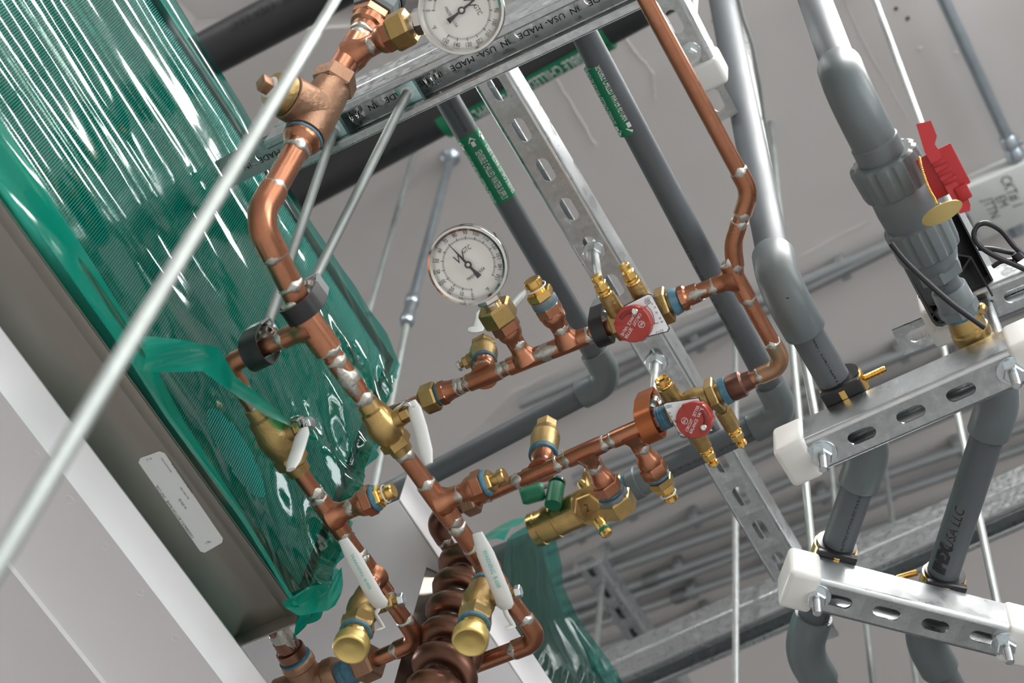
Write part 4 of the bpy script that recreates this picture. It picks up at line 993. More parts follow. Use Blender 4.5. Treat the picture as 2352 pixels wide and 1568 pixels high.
def loop_line():
    A0 = H(1462, -40, HU); B0 = H(1722, 440, HU); A0 = A0 + (A0 - B0).normalized() * 1.0; B0 = H(1722, 440, HU); C0 = H(1683, 560, HU); D0 = L1; r = .0074
    T = thing('copper_pipe', 'thin copper line from the top edge with a jog, tee and verdigris elbow at right', 'pipe', U1)
    o = run(T, [A0, B0, C0, U1 + (D0 - U1).normalized() * .002], r, tmul=1.1)
    a = MB().tube(C0.lerp(U1, .4), U1, r, n=28)
    dd = (D0 - U1).normalized(); tee(T, U1, dd, -UD, r, r, .024, .021, lm2=.016)
    lowv = pt(L0, L1, 1680, 892)
    for q in run(T, [U1, D0, lowv], r, tmul=1.15)[:1]: q.data.materials[0] = M['verdigris']
    MB().lathe(lowv - LDD * .004, LDD, [(0, r * 1.5), (.004, r * 1.75), (.016, r * 1.75), (.018, r * 1.3), (.026, r * 1.2)], 24).build('burnt_adapter', 'copper_burnt', T)
    MB().lathe(lowv - LDD * .010, LDD, [(0, r * 1.6), (.001, r * 1.85), (.007, r * 1.8), (.008, r * 1.5)], 24).build('sealant_ring', 'sealant', T)
    return lowv - LDD * .010
LV = loop_line()
def lower_run():
    T = thing('copper_pipe', 'lower of two copper balancing runs, with drain branches on its lower side', 'pipe', L0)
    v0 = pt(L0, L1, 1535, 950)
    MB().tube(L0, v0, RB, n=28).build('pipe', 'copper', T)
    hexbit(T, L0 - LDD * .008, LDD, .0145, .016, 'bronze', 'union_nut')
    e0 = H(990, 1192, HU); e1 = H(1062, 1306, HU); run(T, [L0, e0, e1], RB, m='copper_old', fm='copper_old', tmul=1.2)
    solder(T, pt(L0, L1, 1118, 1136), LDD, RB * 1.05, .6); solder(T, pt(L0, L1, 1190, 1104), LDD, RB * 1.05)
    t1 = pt(L0, L1, 1243, 1080); t2 = pt(L0, L1, 1345, 1036); t3 = pt(L0, L1, 1450, 990)
    bv = (W(1258, 960, proj(t1)[2] + .08) - t1).normalized()
    tee(T, t1, LDD, bv, RB, RB, .018, .015, joints=(1, 0, 1)); tee(T, t2, LDD, Y, RB, RB, .020, .019); tee(T, t3, LDD, Y, RB, RB, .020, .020, joints=(0, 1, 1))
    q = t1 + bv * .015
    S1 = thing('brass_fitting', 'domed brass fitting with blue sealant standing up from the lower copper run', 'fitting', q)
    MB().lathe(q, bv, [(0, RB * 1.2), (.004, RB * 1.5), (.011, RB * 1.65)], 24).build('adapter', 'copper', S1); MB().lathe(q + bv * .010, bv, [(0, RB * 1.6), (.001, RB * 1.95), (.007, RB * 1.95), (.008, RB * 1.6)], 24).build('sealant_ring', 'sealant', S1)
    MB().lathe(q + bv * .017, bv, [(0, RB * 1.85), (.02, RB * 1.95), (.026, RB * 2.0), (.027, RB * 1.9), (.036, RB * 1.75)], 28).build('body', 'brass_cast', S1); hexbit(S1, q + bv * .050, bv, RB * 1.5, .02, 'brass_cast', 'end_hex')
    bar(S1, 'pin', [(1291, 1030, proj(t1)[2]), (1297, 1056, proj(t1)[2])], .0022, 'chrome', 1.)
    e = adapter(T, t2 + Y * .019, Y, RB, .034, hexr=1.9)
    Q1 = thing('hex_end_cap', 'large hexagonal brass cap on the left lower branch of the lower run', 'cap', e); MB().lathe(e + Y * .002, Y, [(0, .0148), (.003, .0158), (.005, .0158)], 28).build('bushing', 'pvc_fit', Q1)
    MB().lathe(e + Y * .006, Y, [(0, .0172), (.002, .0188), (.018, .0188), (.0185, .015)], 6, hint=Z).build('hex_cap', 'brass', Q1, 20)
    e = adapter(T, t3 + Y * .020, Y, RB, .036, hexr=1.85); Q2 = thing('test_plug', 'brass test plug with white ring under the right branch of the lower run', 'plug', e); hexbit(Q2, e + Y * .004, Y, .0135, .008, 'brass', 'plug_body'); plug(Q2, e + Y * .011, Y, RB * .8, 'gold')
    b = LV; n = ROT @ V((.03, .22, -.97)); d0 = .030
    S, pl, PL = circuit_setter('brass balance valve with red dial, the lower of two, beside a copper-coloured hanger', (v0, b), LDD, n, (1598, 962), d0, [(1522, 928), (1528, 924), (1606, 912), (1640, 990), (1570, 1006), (1563, 1002)], None, ROT @ V((.46, -.89, 0)), (-1.7, -.2), -1)
    MB().lathe(v0 - LDD * .012, LDD, [(0, RB * 1.3), (.001, RB * 1.62), (.003, RB * 1.5), (.004, RB * 1.6), (.006, RB * 1.5), (.007, RB * 1.58), (.009, RB * 1.5), (.010, RB * 1.56), (.014, RB * 1.3)], 28).build('sealant_ring', 'sealant', S)
    MB().lathe(v0 - LDD * .022, LDD, [(0, RB * 1.3), (.001, RB * 1.7), (.012, RB * 1.7)], 8).build('adapter', 'copper', S, 20)
    c = pt(L0, L1, 1560, 938); port(S, c - Y * .008, -Y, cap=False, r=.0072); c = pt(L0, L1, 1640, 905)
    for px, py, dd in ((1640, 905, 0), (1575, 958, 0)):
        c = pt(L0, L1, px, py); port(S, c + Y * (.018 if px == 1640 else .026), Y)
    bl = ROT @ V((-.96, .18, 0)); bu = ROT @ V((.18, .96, 0))
    for s_, px, py, sz in (('CLOSED', 1541, 932, .0040), ('45', 1538, 948, .003), ('35', 1542, 956, .003), ('20', 1548, 966, .003), ('10', 1555, 977, .003), ('0', 1561, 986, .003), ('OPEN', 1567, 992, .004), ('LEAD FREE', 1576, 1000, .003)):
        mt = MB(); text_flat(mt, s_, PL(px, py), bl, bu, sz, .8, lift=.0001); mt.build('plate_print', 'ink', pl)
lower_run()
HC1, HC2 = pt(U0, U1, 1382, 760), pt(L0, L1, 1492, 972)
hanger('pipe_hanger', 'black and grey loop hanger on the upper copper run beside the red dial', HC1, UD, .0140, .050, .014, 'black_rubber', 'galv_smooth', low=.5)
hanger('pipe_hanger', 'copper-coloured loop hanger on the lower copper run', HC2, LDD, .0170, .046, .017, 'clay', 'clay', low=.5)
def drop_rod(px, py, c, hgt, label):
    p = H(px, py, HA); q = c + Z * (hgt - .02)
    T = thing('threaded_rod', label, 'rod', q, 'threaded rods under the slotted strut'); d = (q - p).normalized()
    MB().tube(p - d * .03, q, .0047, n=14).build('shank', 'rod', T); washer_nut(T, p, -Z, .0125, .0085)
drop_rod(1365, 578, HC1, .05, 'short threaded rod with washer and nut above the upper red dial valve')
drop_rod(1507, 832, HC2, .046, 'short threaded rod with washer and nut above the copper-coloured hanger')
def control_valve():
    d = CVD; p = CV0; n = tocam(p, d)
    T = thing('control_valve', 'brass control valve with green lever and hex cap behind the lower copper run', 'valve', p + d * .09)
    k = lambda px, py: (H(px, py, 1.598) - p).dot(d)
    MB().lathe(p, d, [(0, 0.0176), (.002, 0.0193), (.010, 0.0193), (.011, 0.0172), (.028, 0.0168), (.030, 0.0197), (k(1385, 1148), 0.0205), (k(1340, 1170), 0.0209), (k(1305, 1188), 0.0201), (k(1282, 1198), 0.0201), (k(1281, 1198), 0.0212), (k(1262, 1207), 0.0212), (k(1261, 1207), 0.0201), (k(1246, 1215), 0.0201), (k(1245, 1215), 0.0213), (k(1232, 1222), 0.0213), (k(1231, 1222), 0.0164)], 32).build('body', 'brass', T)
    c = p + d * k(1372, 1150); bd = (W(1346, 1168, proj(c)[2] - .05) - c).normalized(); tip = c + bd * .05
    MB().lathe(c, bd, [(0, .0205), (.030, .0205), (.031, .0222), (.035, .0222), (.036, .0205), (.039, .0205)], 32).build('bonnet', 'brass', T)
    hexbit(T, c + bd * .038, bd, .0165, .010, 'brass', 'hex_cap'); u, v = basis(bd, ROT @ V((0, -1, 0)))
    mt = MB(); text_flat(mt, '2', c + bd * .0482, ROT @ V((.9, -.43, 0)), ROT @ V((-.43, -.9, 0)), .013, .8); text_flat(mt, 'v', c + bd * .0482 + ROT @ V((.007, -.004, 0)), ROT @ V((.9, -.43, 0)), ROT @ V((-.43, -.9, 0)), .010, .8); mt.build('marker_number', 'ink', T)
    # yoke and test ports
    for px, py, dz, r, nm in ((1336, 1110, .01, .0070, 'test_port'), (1350, 1092, .02, .0105, 'neck')):
        e = W(px, py, proj(c)[2] + dz); dd = (e - c).normalized(); LL = (e - c).length
        MB().lathe(c, dd, [(0, r * 1.3), (LL * .6, r * 1.2), (LL * .8, r * .9), (LL, r * .8), (LL + .003, r * .6)], 20).build(nm, 'brass', T)
    e = W(1350, 1075, proj(c)[2] + .02); MB().tube(W(1349, 1100, proj(c)[2] + .02), e, .0035).build('spindle', 'brass', T)
    q0 = W(1372, 1190, proj(c)[2] - .04); q1 = W(1392, 1222, proj(c)[2] - .05); dd = (q1 - q0).normalized(); LL = (q1 - q0).length
    MB().lathe(q0, dd, [(-.004, .0062), (0, .0066), (LL * .2, .0073), (LL * .65, .0073), (LL * .7, .0068)], 20).build('drain_port', 'gold', T)
    MB().lathe(q0 + dd * LL * .72, dd, [(0, .0077), (.001, .0080), (.003, .0080), (.004, .0075)], 20).build('green_ring', 'green_plastic', T); MB().lathe(q0 + dd * (LL * .72 + .004), dd, [(0, .0070), (.005, .0067), (.006, .0055)], 12).build('port_cap', 'gold', T, 20)
    # green lever
    dd0 = proj(c)[2] - .01
    sd = W(1268, 1112, dd0) ; s0 = W(1270, 1160, dd0)
    MB().tube(s0, W(1278, 1115, dd0 + .02), .0100, n=20).build('lever_boss', 'green_plastic', T); MB().lathe(W(1279, 1110, dd0 + .022), (W(1279, 1108, dd0 + .03) - s0), [(0, .0100), (.002, .0108), (.004, .0095)], 20).build('boss_cap', 'chrome', T)
    bar(T, 'lever_arm', [(1268, 1118, dd0 + .02), (1245, 1124, dd0 + .02), (1232, 1130, dd0 + .02)], .016, 'chrome', .3)
    bar(T, 'lever_grip', [(1250, 1124, dd0 + .016), (1226, 1130, dd0 + .016), (1196, 1139, dd0 + .016)], .027, 'green_plastic', .85, ends=.8)
control_valve()
# ---------------------------------------------------------------- ceiling coil units
XF = -.76
def interp(poly, s):
    L = [0]
    for a, b in zip(poly, poly[1:]): L.append(L[-1] + math.hypot(b[0] - a[0], b[1] - a[1]))
    t = s * L[-1]
    for i in range(len(poly) - 1):
        if t <= L[i + 1] or i == len(poly) - 2:
            k = (t - L[i]) / max(L[i + 1] - L[i], 1e-9); return poly[i][0] + (poly[i + 1][0] - poly[i][0]) * k, poly[i][1] + (poly[i + 1][1] - poly[i][1]) * k
def film_sheet(bot, top, ns, nt, seed, amp=.006, x0=XF + .012, hole=None):
    r = random.Random(seed); vs = []; fs = []
    waves = [(r.uniform(10, 42), r.uniform(0, 6.28), r.uniform(.3, 1.0), r.uniform(-.8, .8), r.uniform(0, 6.28)) for _ in range(9)]
    wr = [(r.uniform(40, 120), r.uniform(30, 90), r.uniform(0, 6.28)) for _ in range(7)]
    for i in range(ns + 1):
        s = i / ns; b = PX(*interp(bot, s), x0); t_ = PX(*interp(top, s), x0)
        for j in range(nt + 1):
            t = j / nt; p = b.lerp(t_, t); d = 0
            for k, ph, a, sl, p2 in waves:
                q = math.sin(k * (t + .10 * sl * s) + ph + .3 * math.sin(4 * s + p2)); d += a * (abs(q) ** .8 * (1 if q > 0 else -1)) / 3.2
            e = max(0, (s - .62) / .38) ** 1.5
            for k, l, ph in wr: d += e * .30 * math.sin(k * t + l * s * .8 + ph) 
            edge = min(1, t * 9, (1 - t) * 9)
            vs.append(p + X * (amp * d * (.25 + .75 * edge) + .004))
    for i in range(ns):
        for j in range(nt):
            a = i * (nt + 1) + j
            if hole:
                px, py, _ = proj(vs[a]); u_ = (px - hole[0]) * .52 + (py - hole[1]) * .854; w_ = (px - hole[0]) * .854 - (py - hole[1]) * .52
                if (u_ / hole[2]) ** 2 + (w_ / hole[3]) ** 2 < 1: continue
            fs.append((a, a + 1, a + nt + 2, a + nt + 1))
    return MB().add(vs, fs)
def coil_unit():
    y0, y1 = -.30, .655; zb, zt = EYE + 1.215, EYE + 1.69
    T = thing('coil_unit', 'finned cooling coil standing on a stainless frame at left, behind green film', 'coil', (XF - .1, .2, zb))
    MB().box((XF - .0865, (y0 + y1) / 2, (zb + zt) / 2), X, Y, Z, (.14, y1 - y0, zt - zb)).build('gap_shade_block', 'coil_dark', T)  # dark block just behind the fins, painting the shaded gaps between them
    mb = MB(); y = y0
    while y < y1 - .004:
        x_ = XF - .012
        mb.add([(x_ - .005, y, zb), (x_, y, zb), (x_, y, zt), (x_ - .005, y, zt), (x_ - .005, y + .0006, zb), (x_, y + .0006, zb), (x_, y + .0006, zt), (x_ - .005, y + .0006, zt)], [(1, 2, 6, 5), (0, 1, 2, 3), (4, 5, 6, 7)]); y += .0026
    mb.build('fin', 'fin', T, kind='stuff')
    for k in range(9):
        z = zb + .03 + k * .052; MB().tube((XF - .022, y0, z), (XF - .022, y1, z), .006, n=12).build('tube', 'copper_old', T)
    MB().box((XF - .08, y1 + .001, (zb + zt) / 2), X, Y, Z, (.15, .002, zt - zb + .01)).build('end_plate', 'stainless', T)
    MB().box((XF - .08, (y0 + y1) / 2, zt + .006), X, Y, Z, (.15, y1 - y0, .004)).build('top_frame', 'stainless', T)
    # bottom frame: underside, rims, end flange with screws
    hb = 1.195; xl = H(262, 1060, hb).x - .05; zz = EYE + hb; ye = H(690, 1405, hb).y
    fr = MB().box(((XF + .003 + xl) / 2, (y0 - .1 + ye) / 2, zz + .0015), X, Y, Z, (XF + .003 - xl, ye - y0 + .1, .003), .0008).build('bottom_frame', 'stainless', T)
    MB().box((XF + .002, (y0 - .1 + ye) / 2, zz + .012), X, Y, Z, (.002, ye - y0 + .1, .026), .0006).build('frame_rim', 'stainless', fr)
    MB().box((XF - .004, (y0 - .1 + ye) / 2, zz - .0012), X, Y, Z, (.012, ye - y0 + .1, .0022), .0008).build('frame_hem', 'stainless', fr)
    MB().box(((XF + .003 + xl) / 2, ye - .0008, zz - .009), X, Y, Z, (XF + .003 - xl, .0018, .02), .0005).build('end_flange', 'stainless', fr)
    for px, py in ((516, 1400), (588, 1368)):
        c = PY(px, py, ye - .002); thread_bit(fr, c, -Y, .018, .0028, 'bolt', 'screw', .0016)
    for px, py in ((552, 1396), (640, 1356)):
        c = PY(px, py, ye - .002); MB().lathe(c, -Y, [(0, .004), (.0012, .0038), (.0016, .002)], 14).build('rivet', 'galv_smooth', fr)
    # sticker on the underside
    q = [H(px, py, hb - .0006) for px, py in ((318, 1062), (322, 1052), (366, 1036), (378, 1040), (512, 1236), (510, 1246), (470, 1269), (460, 1266))]
    st = MB().prism(q, Z * .0004).build('sticker', 'label_white', fr)
    dd = (H(462, 1262, hb) - H(320, 1060, hb)).normalized()
    for s_, px, py, sz in (('C0000084639-C BOTTOM FRAME   UNIT COIL', 402, 1175, .0038), ('16 304 SS', 420, 1157, .0038), ('Raw Cl.400, 1.400)', 424, 1132, .0022), ('Tool Cl.400 x1.870, Pan Part 25.831 x 402.468', 418, 1098, .0022), ('Approved by A Cohen', 382, 1068, .0022)):
        mt = MB(); text_flat(mt, s_, H(px, py, hb - .0007), -dd, -X, sz, .8, .0001); mt.build('sticker_print', 'ink', st)
    mt = MB(); text_flat(mt, '1.90000', H(482, 1243, hb - .0007), ROT @ V((.87, -.42, 0)), ROT @ V((-.4, -.8, 0)), .0034, .8, .0001); mt.build('sticker_print', 'ink', st)
    mt = MB(); text_flat(mt, '11 of 88', H(346, 1052, hb - .0007), ROT @ V((.87, -.42, 0)), ROT @ V((-.4, -.8, 0)), .0034, .8, .0001); mt.build('sticker_print', 'ink', st)
    return T
coil_unit()
def white_frame():
    T = thing('white_casing', 'white powder-coated casing frame with pressed dimples at the lower left', 'casing', H(300, 1400, 1.15))
    bands = [((314, 1168), 1.200), ((310, 1168), 1.165), ((262, 1168), 1.160), ((212, 1168), 1.150), ((207, 1168), 1.1485), ((92, 1168), 1.160), ((-75, 1168), 1.156), ((-88, 1168), 1.152), ((-190, 1168), 1.17), ((-420, 1168), 1.17), ((-425, 1168), 1.30)]
    pr = []
    for (px, py), h in bands: p = H(px, py, h); pr.append((p.x, p.z))
    y0, y1 = -.45, 1.15; out = [V((x, y0, z)) for x, z in pr]; inn = [V((x - .0008, y0, z + .0022)) for x, z in reversed(pr)]
    MB().prism(out + inn, Y * (y1 - y0)).build('frame_profile', 'white_paint', T, 25)
    for k in range(-9, 5):
        px, py = 322 + 81 * k, 1360 + 106 * k
        a = H(207, 1168, 1.1485); b = H(92, 1168, 1.160); r = ray(px, py)
        nrm = (b - a).cross(Y).normalized(); t = (a - ORG).dot(nrm) / r.dot(nrm); c = ORG + r * t
        if nrm.z > 0: nrm = -nrm
        MB().lathe(c, nrm, [(-.0004, .0052), (.0003, .0050), (.0003, .0040), (-.0001, .0037), (.0002, .001)], 20).build('dimple', 'white_paint', T)
    hw = 1.40; e0, e1 = H(868, 1080, hw), H(1032, 1312, hw); xr = (e0.x + e1.x) / 2
    U = thing('white_casing', 'flat white casing plate behind the drain valves at the bottom', 'casing', (xr - .1, .9, EYE + hw))
    MB().box((xr - .13, 1.06, EYE + hw + .001), X, Y, Z, (.26, .75, .002), .0005).build('underside', 'white_paint', U); MB().box((xr - .0007, 1.06, EYE + hw + .03), X, Y, Z, (.0014, .75, .06), .0003).build('side', 'white_paint', U)
    s0 = H(745, 1560, hw); s1 = H(862, 1110, hw)
    B = thing('steel_bracket', 'stainless steel bracket plate with one screw beside the coiled copper tube', 'bracket', H(982, 1302, hw))
    a, b = H(980, 1302, hw - .002), H(1036, 1328, hw - .002)
    MB().prism([a, b, b - Z * .3, a - Z * .3], (b - a).cross(Z).normalized() * -.0015).build('plate', 'stainless', B)
    c = a.lerp(b, .72) - Z * .006; nn = tocam(c, b - a); nn = (b - a).cross(Z).normalized(); nn = nn if nn.y < 0 else -nn
    MB().lathe(c, nn, [(0, .0062), (.0006, .0062), (.002, .0052), (.0026, .003)], 18).build('screw', 'chrome', B)
    D = thing('steel_bracket', 'dark steel angle under the tray end at the bottom left', 'bracket', H(575, 1450, 1.3))
    a, b = H(552, 1418, 1.27), H(590, 1402, 1.27); MB().prism([a, b, b - Z * .05 + X * .0, a - Z * .07], Y * .002).build('plate', 'stainless', D)
    hexbit(D, H(548, 1470, 1.22), -Y, .005, .005, 'bolt', 'bolt')
white_frame()
def coiled_tube():
    c0 = H(1083, 1285, 1.385); pts = []; n = 24
    for i in range(int(n * 8)):
        a = 2 * math.pi * i / n; pts.append(c0 + V((.022 * math.cos(a + 2.0), .022 * math.sin(a + 2.0), -.040 * i / n)))
    T = thing('coiled_tube', 'dark copper tube wound in a coil beside the steel bracket at the bottom', 'tube', pts[-1])
    MB().sweep(pts, .0112, 16).build('coil', 'copper_old', T)
    MB().tube(H(1045, 1275, 1.385), pts[0], .0095, n=20).build('inlet', 'copper_old', T)
coiled_tube()
def films():
    bot = [(-230, 70), (0, 398), (340, 900), (560, 1220), (690, 1398), (742, 1402)]; top = [(300, -150), (430, 62), (545, 240), (640, 408), (712, 520), (800, 650), (880, 770), (912, 840)]
    mb = film_sheet(bot, top, 300, 150, 5, .0066, hole=(540, 1040, 120, 30))
    F = thing('plastic_film', 'glossy green protective film stretched over the large coil at left', 'film', PX(340, 900, XF))
    mb.build('film_face', 'film', F, 80)
    # wrap over the coil end
    r = random.Random(4); vs = []; fs = []; ns, nt = 40, 60
    for i in range(ns + 1):
        for j in range(nt + 1):
            t = j / nt; s = i / ns
            b0 = PX(742, 1402, XF + .012); t0 = PX(912, 840, XF + .012); p = b0.lerp(t0, t)
            bul = math.sin(math.pi * min(1, t * .62 + .30)) ; p = p + Y * (.018 * bul * math.sin(s * 1.57)) - X * (s * .05) + X * .006 * math.sin(9 * t + 14 * s) * s + Y * .003 * math.sin(31 * t + 9 * s)
            vs.append(p)
    for i in range(ns):
        for j in range(nt): a = i * (nt + 1) + j; fs.append((a, a + 1, a + nt + 2, a + nt + 1))
    MB().add(vs, fs).build('film_end', 'film_thick', F, 80)
    def ribbon(name, pts, m, x0, amp=.002, seed=1):
        q = random.Random(seed); vs = []; fs = []; K = 60; Wd = 10
        up = [(a, b) for a, b, c, d in pts]; lo = [(c, d) for a, b, c, d in pts]
        for i in range(K + 1):
            for j in range(Wd + 1):
                s = i / K; t = j / Wd; a = interp(up, s); b = interp(lo, s)
                p = PX(a[0] + (b[0] - a[0]) * t, a[1] + (b[1] - a[1]) * t, x0); vs.append(p + X * (amp * math.sin(3.1 * t + 6 * s) + amp * .4 * math.sin(11 * s + 4 * t)))
        for i in range(K):
            for j in range(Wd): a = i * (Wd + 1) + j; fs.append((a, a + 1, a + Wd + 2, a + Wd + 1))
        return MB().add(vs, fs).build(name, m, F, 80)
    ribbon('film_hem', [(-60, 180, -130, 215), (0, 285, -10, 395), (120, 470, 80, 512), (240, 650, 195, 680), (330, 790, 288, 812), (420, 960, 380, 958), (560, 1170, 545, 1190), (690, 1392, 672, 1392)], 'film_thick', XF + .020)
    ribbon('film_strip', [(315, 770, 330, 850), (430, 790, 400, 850), (500, 800, 470, 850), (545, 865, 540, 905), (620, 920, 610, 960), (680, 970, 670, 990), (722, 1010, 718, 1014)], 'film_thick', XF + .075, .004, 3)
    ribbon('film_corner', [(662, 1375, 650, 1380), (700, 1350, 690, 1412), (740, 1340, 720, 1408), (770, 1330, 745, 1405), (790, 1300, 768, 1388)], 'film_thick', XF + .022, .004, 8)
    # second wrapped unit
    G = thing('plastic_film', 'green protective film wrapped round the second coil unit, bottom centre', 'film', PX(1250, 1500, XF))
    bot = [(1158, 1240), (1148, 1300), (1140, 1400), (1130, 1500), (1118, 1640)]; top = [(1236, 1184), (1266, 1225), (1284, 1300), (1286, 1345), (1320, 1420), (1400, 1530), (1475, 1650)]
    film_sheet(bot, top, 120, 80, 9, .006, XF + .01).build('film_face', 'film', G, 80)
    MB().prism([PX(px, py, XF - .012) for px, py in ((1185, 1262), (1232, 1215), (1262, 1320), (1290, 1400), (1440, 1650), (1150, 1650))], -X * .08).build('coil_shade_fill', 'coil_dark', G)  # plain dark block in place of the second coil's shaded inside
    vs = []; fs = []
    for i in range(31):
        for j in range(13):
            t = i / 30; s = j / 12; a = interp([(1158, 1240), (1175, 1212), (1210, 1192), (1236, 1184)], t); p = PX(*a, XF + .012); vs.append(p - X * .045 * s - Y * .006 * math.sin(s * 3.1) + Z * .004 * math.sin(9 * t + 5 * s))
    for i in range(30):
        for j in range(12): a = i * 13 + j; fs.append((a, a + 1, a + 14, a + 13))
    MB().add(vs, fs).build('film_end', 'film_thick', G, 80)
films()

# ---------------------------------------------------------------- near rod, background rods, conduits
def near_rod():
    a, b = W(770, 0, 1.24), W(0, 1285, .70); d = (a - b).normalized(); top = b + d * ((CZ - b.z) / d.z)
    T = thing('long_rod', 'long pale rod close to the lens, slanting across the whole left side', 'rod', b - d * .25)
    MB().tube(b - d * .25, top, .0042, n=20).build('shank', 'rod_smooth', T); c = pt(b, a, 718, 75)
    MB().tube(b - d * .25, c, .0049, n=20).build('sleeve', 'rod_smooth', T)
near_rod()
rod('threaded_rod', H(956, 335, CH), H(846, 722, 2.05), .0047, 'rod_smooth', 'background rod left of the bluish conduit, behind the green film edge')
def conduit_drop():
    a, b, c = H(1035, 360, CH), H(940, 715, 2.2), H(838, 1230, 1.72); d = (b - a).normalized()
    T = thing('steel_conduit', 'bluish vertical steel conduit with a coupling, left of the full thermometer', 'conduit', c)
    MB().tube(a, b, .0078, n=18).build('pipe', 'steel_blue', T); MB().tube(b, c, .0058, n=18).build('pipe', 'rod_smooth', T)
    for t, r in ((-.045, .0115), (.012, .0115)): MB().lathe(b + d * t, d, [(0, r * .8), (.004, r), (.02, r), (.024, r * .8)], 18).build('compression_nut', 'steel_blue', T)
    MB().lathe(b - d * .03, d, [(0, .0095), (.05, .0095)], 18).build('coupling', 'steel_blue', T); MB().lathe(a, -Z, [(-.002, .018), (.004, .018), (.012, .011), (.03, .0105)], 8).build('ceiling_fitting', 'steel_blue', T)
conduit_drop()
wp = [(1694, -10), (1706, 40), (1728, 105), (1744, 190), (1758, 300), (1772, 400), (1800, 560)]
solo(MB().sweep([H(x, y, 2.3) for x, y in wp], .0030, 10), 'steel_wire', 'rod_smooth', 'thin curved steel wire beside the tall grey pipe at upper right', 'wire')
CON = [((1400, 887), (2000, 588), 'pale conduit on the ceiling crossing behind the thin copper loop', .0117),
       ((1752, 935), (2109, 797), 'conduit on the ceiling passing behind the upper short strut', .0117),
       ((1720, 1010), (2262, 800), 'dark conduit on the ceiling between the short struts, upper', .010),
       ((1700, 1205), (2262, 1010), 'conduit on the ceiling crossing between the two short struts', .0105),
       ((1259, 1262), (1470, 1168), 'conduit on the ceiling just below the brass control valve', .0105),
       ((1274, 1330), (1634, 1178), 'dark conduit on the ceiling above the blurred background strut', .0105),
       ((1437, 1350), (1800, 1222), 'conduit on the ceiling right of the blurred background strut', .0095),
       ((1470, 1400), (1820, 1280), 'conduit on the ceiling low right of the blurred background strut', .0095),
       ((1500, 1450), (1850, 1330), 'lowest conduit on the ceiling before the double strut', .0095),
       ((1270, 1440), (1420, 1382), 'conduit on the ceiling left of the blurred background strut', .0095)]
for k, (a, b, lab, r) in enumerate(CON):
    p, q = H(*a, CH - .03), H(*b, CH - .03); d = (q - p).normalized(); L = (q - p).length
    T = thing('ceiling_conduit', lab, 'conduit', p, 'conduits along the ceiling')
    MB().tube(p - d * .4, q + d * .6, r, n=16).build('pipe', 'conduit', T)
    for t in (.35, .9):
        c = p + d * L * t; MB().box(c + Z * .010, d, Y, Z, (.018, r * 3.4, .034), .003).build('strap', 'conduit', T)
        if k in (6, 7, 8): MB().lathe(p + d * L * (.12 + .1 * (k - 6)), d, [(0, r * 1.2), (.002, r * 1.5), (.03, r * 1.5), (.032, r * 1.2)], 16).build('coupling', 'conduit', T)
def corner_box():
    T = thing('ceiling_conduit', 'pale conduit dropping down the right side of the ceiling into a connector', 'conduit', H(2325, 340, CH - .03))
    a, b = H(2150, -40, CH - .035), H(2330, 352, CH - .035); d = (b - a).normalized()
    MB().tube(a - d * .3, b, .0105, n=18).build('pipe', 'steel_blue', T); MB().lathe(b - d * .035, d, [(0, .0125), (.004, .0145), (.022, .0145), (.024, .0125), (.036, .0165), (.044, .0165)], 18).build('connector', 'steel_blue', T); MB().box(b - d * .015 + X * .017, d, X, Z, (.009, .008, .008), .002).build('set_screw', 'bolt', T)
    c = H(2302, 462, CH - .05); J = thing('junction_box', 'painted electrical junction box with handwriting on the ceiling at the right edge', 'box', c)
    b_ = MB().box(c + Z * .022, X, Y, Z, (.12, .105, .052), .004, 3).build('box', 'jbox', J); MB().box(c - Z * .005, X, Y, Z, (.117, .102, .003), .0012).build('cover', 'jbox', J)
    for s_, px, py, sz in (('CKT# 1', 2322, 440, .026), ('EM', 2300, 462, .024), ('JTTN', 2276, 478, .024)):
        mt = MB(); text_flat(mt, s_, H(px, py, CH - .057), Y, X, sz, .75, .0002, shear=.1); mt.build('handwriting', 'ink_grey', b_)
    for sx, sy in ((-1, 0), (0, 1)):
        e = c + V((sx * .062, sy * .055, .02)); dd = V((sx, sy, 0)); MB().lathe(e - dd * .006, dd, [(0, .018), (.006, .018), (.007, .0145), (.028, .0145)], 16).build('connector', 'steel_blue', J)
    p = c + V((-.06, 0, .02)); K = thing('ceiling_conduit', 'conduit leaving the junction box to the left, behind the black bracket', 'conduit', p)
    MB().tube(p, p - X * .9, .0105, n=16).build('pipe', 'conduit', K)
corner_box()
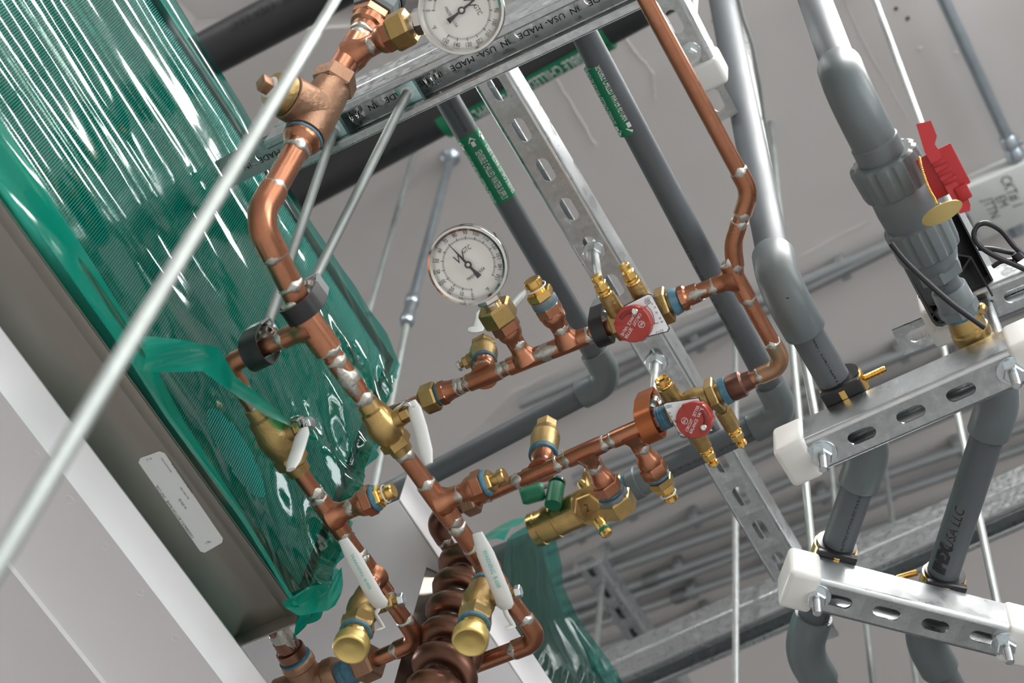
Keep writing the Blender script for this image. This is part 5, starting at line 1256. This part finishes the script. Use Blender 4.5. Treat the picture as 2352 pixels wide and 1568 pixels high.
def black_bracket():
    dp = 1.63; q = [(2044, 556), (2180, 478), (2200, 486), (2288, 654), (2292, 678), (2284, 692), (2165, 750), (2150, 749), (2140, 738)]
    P = [W(px, py, dp + (.02 if px > 2200 else 0)) for px, py in q]; fw = (W(2170, 620, dp) - ORG).normalized()
    T = thing('black_bracket', 'black ribbed plastic housing behind the brass fitting and plastic tail piece', 'housing', P[6])
    b = MB().prism([p + fw * .016 for p in P], fw * .004).build('back_plate', 'black_plastic', T)
    n = len(P)
    for i in range(n):
        a, c = P[i], P[(i + 1) % n]; cen = sum(P, V((0, 0, 0))) / n; i1 = a + (cen - a).normalized() * .003; i2 = c + (cen - c).normalized() * .003
        MB().prism([a, c, i2, i1], fw * .018).build('rim_wall', 'black_plastic', T)
    for (ax, ay, bx, by) in ((2060, 560, 2230, 590), (2230, 590, 2140, 730), (2230, 590, 2280, 680), (2270, 690, 2130, 700), (2080, 620, 2140, 720), (2110, 680, 2160, 735)):
        a, c = W(ax, ay, dp + .008), W(bx, by, dp + .008); dd = (c - a).normalized(); s = dd.cross(fw) * .0009
        MB().prism([a - s, c - s, c + s, a + s], fw * .010).build('rib', 'black_plastic', T)
    a, c = P[2], P[3]; s = W(2208, 470, dp) ; e = W(2302, 645, dp + .02)
    MB().prism([a + fw * .004, c + fw * .004, e + fw * .03, s + fw * .03], fw * .004).build('side_flange', 'conduit', T)
    def cable(lab, pts, d, r):
        Q = [W(px, py, d + (k * 0)) for k, (px, py) in enumerate(pts)]; R_ = []
        for i in range(len(Q) - 1):
            p0, p1, p2, p3 = Q[max(i - 1, 0)], Q[i], Q[i + 1], Q[min(i + 2, len(Q) - 1)]
            for k in range(8):
                t = k / 8; R_.append(.5 * ((2 * p1) + (p2 - p0) * t + (2 * p0 - 5 * p1 + 4 * p2 - p3) * t * t + (-p0 + 3 * p1 - 3 * p2 + p3) * t ** 3))
        R_.append(Q[-1]); solo(MB().sweep(R_, r, 12), 'black_cable', 'cable', lab, 'cable', 'black cables')
    cable('straight black cable slanting over the tail piece and brass fitting', [(2046, 558), (2080, 600), (2130, 648), (2190, 700), (2262, 752)], 1.49, .0028)
    cable('black cable loop at the right edge beside the black housing', [(2400, 640), (2340, 612), (2290, 590), (2252, 566), (2237, 540), (2246, 518), (2268, 513), (2300, 530), (2330, 566), (2360, 592)], 1.60, .0027)
    cable('black cable tail passing through the loop to the black housing', [(2248, 570), (2280, 572), (2310, 578), (2340, 585), (2330, 598), (2300, 600), (2280, 612)], 1.615, .0025)
    Tz = thing('cable_tie', 'black cable tie cinching the cable loop at the right edge', 'cable tie', W(2338, 588, 1.60)); MB().lathe(W(2334, 580, 1.603), W(2346, 596, 1.603) - W(2334, 580, 1.603), [(0, .0058), (.004, .0064), (.008, .0058)], 14).build('tie_band', 'cable', Tz)
    c = H(2150, 752, 1.52); S = thing('strut_channel', 'strut end with milky white cap half hidden behind the upper short strut', 'strut', c); strut(S, c + X * .01, X, .3, -Z); e = end_cap(S, c + X * .01, -X, -Z, .045); mt = MB(); text_flat(mt, '|||| || ||| AB5236', c - X * .004 - Z * .0032, X, -Y, .012, .8, .0004); mt.build('cap_print', 'label_white', e)
black_bracket()
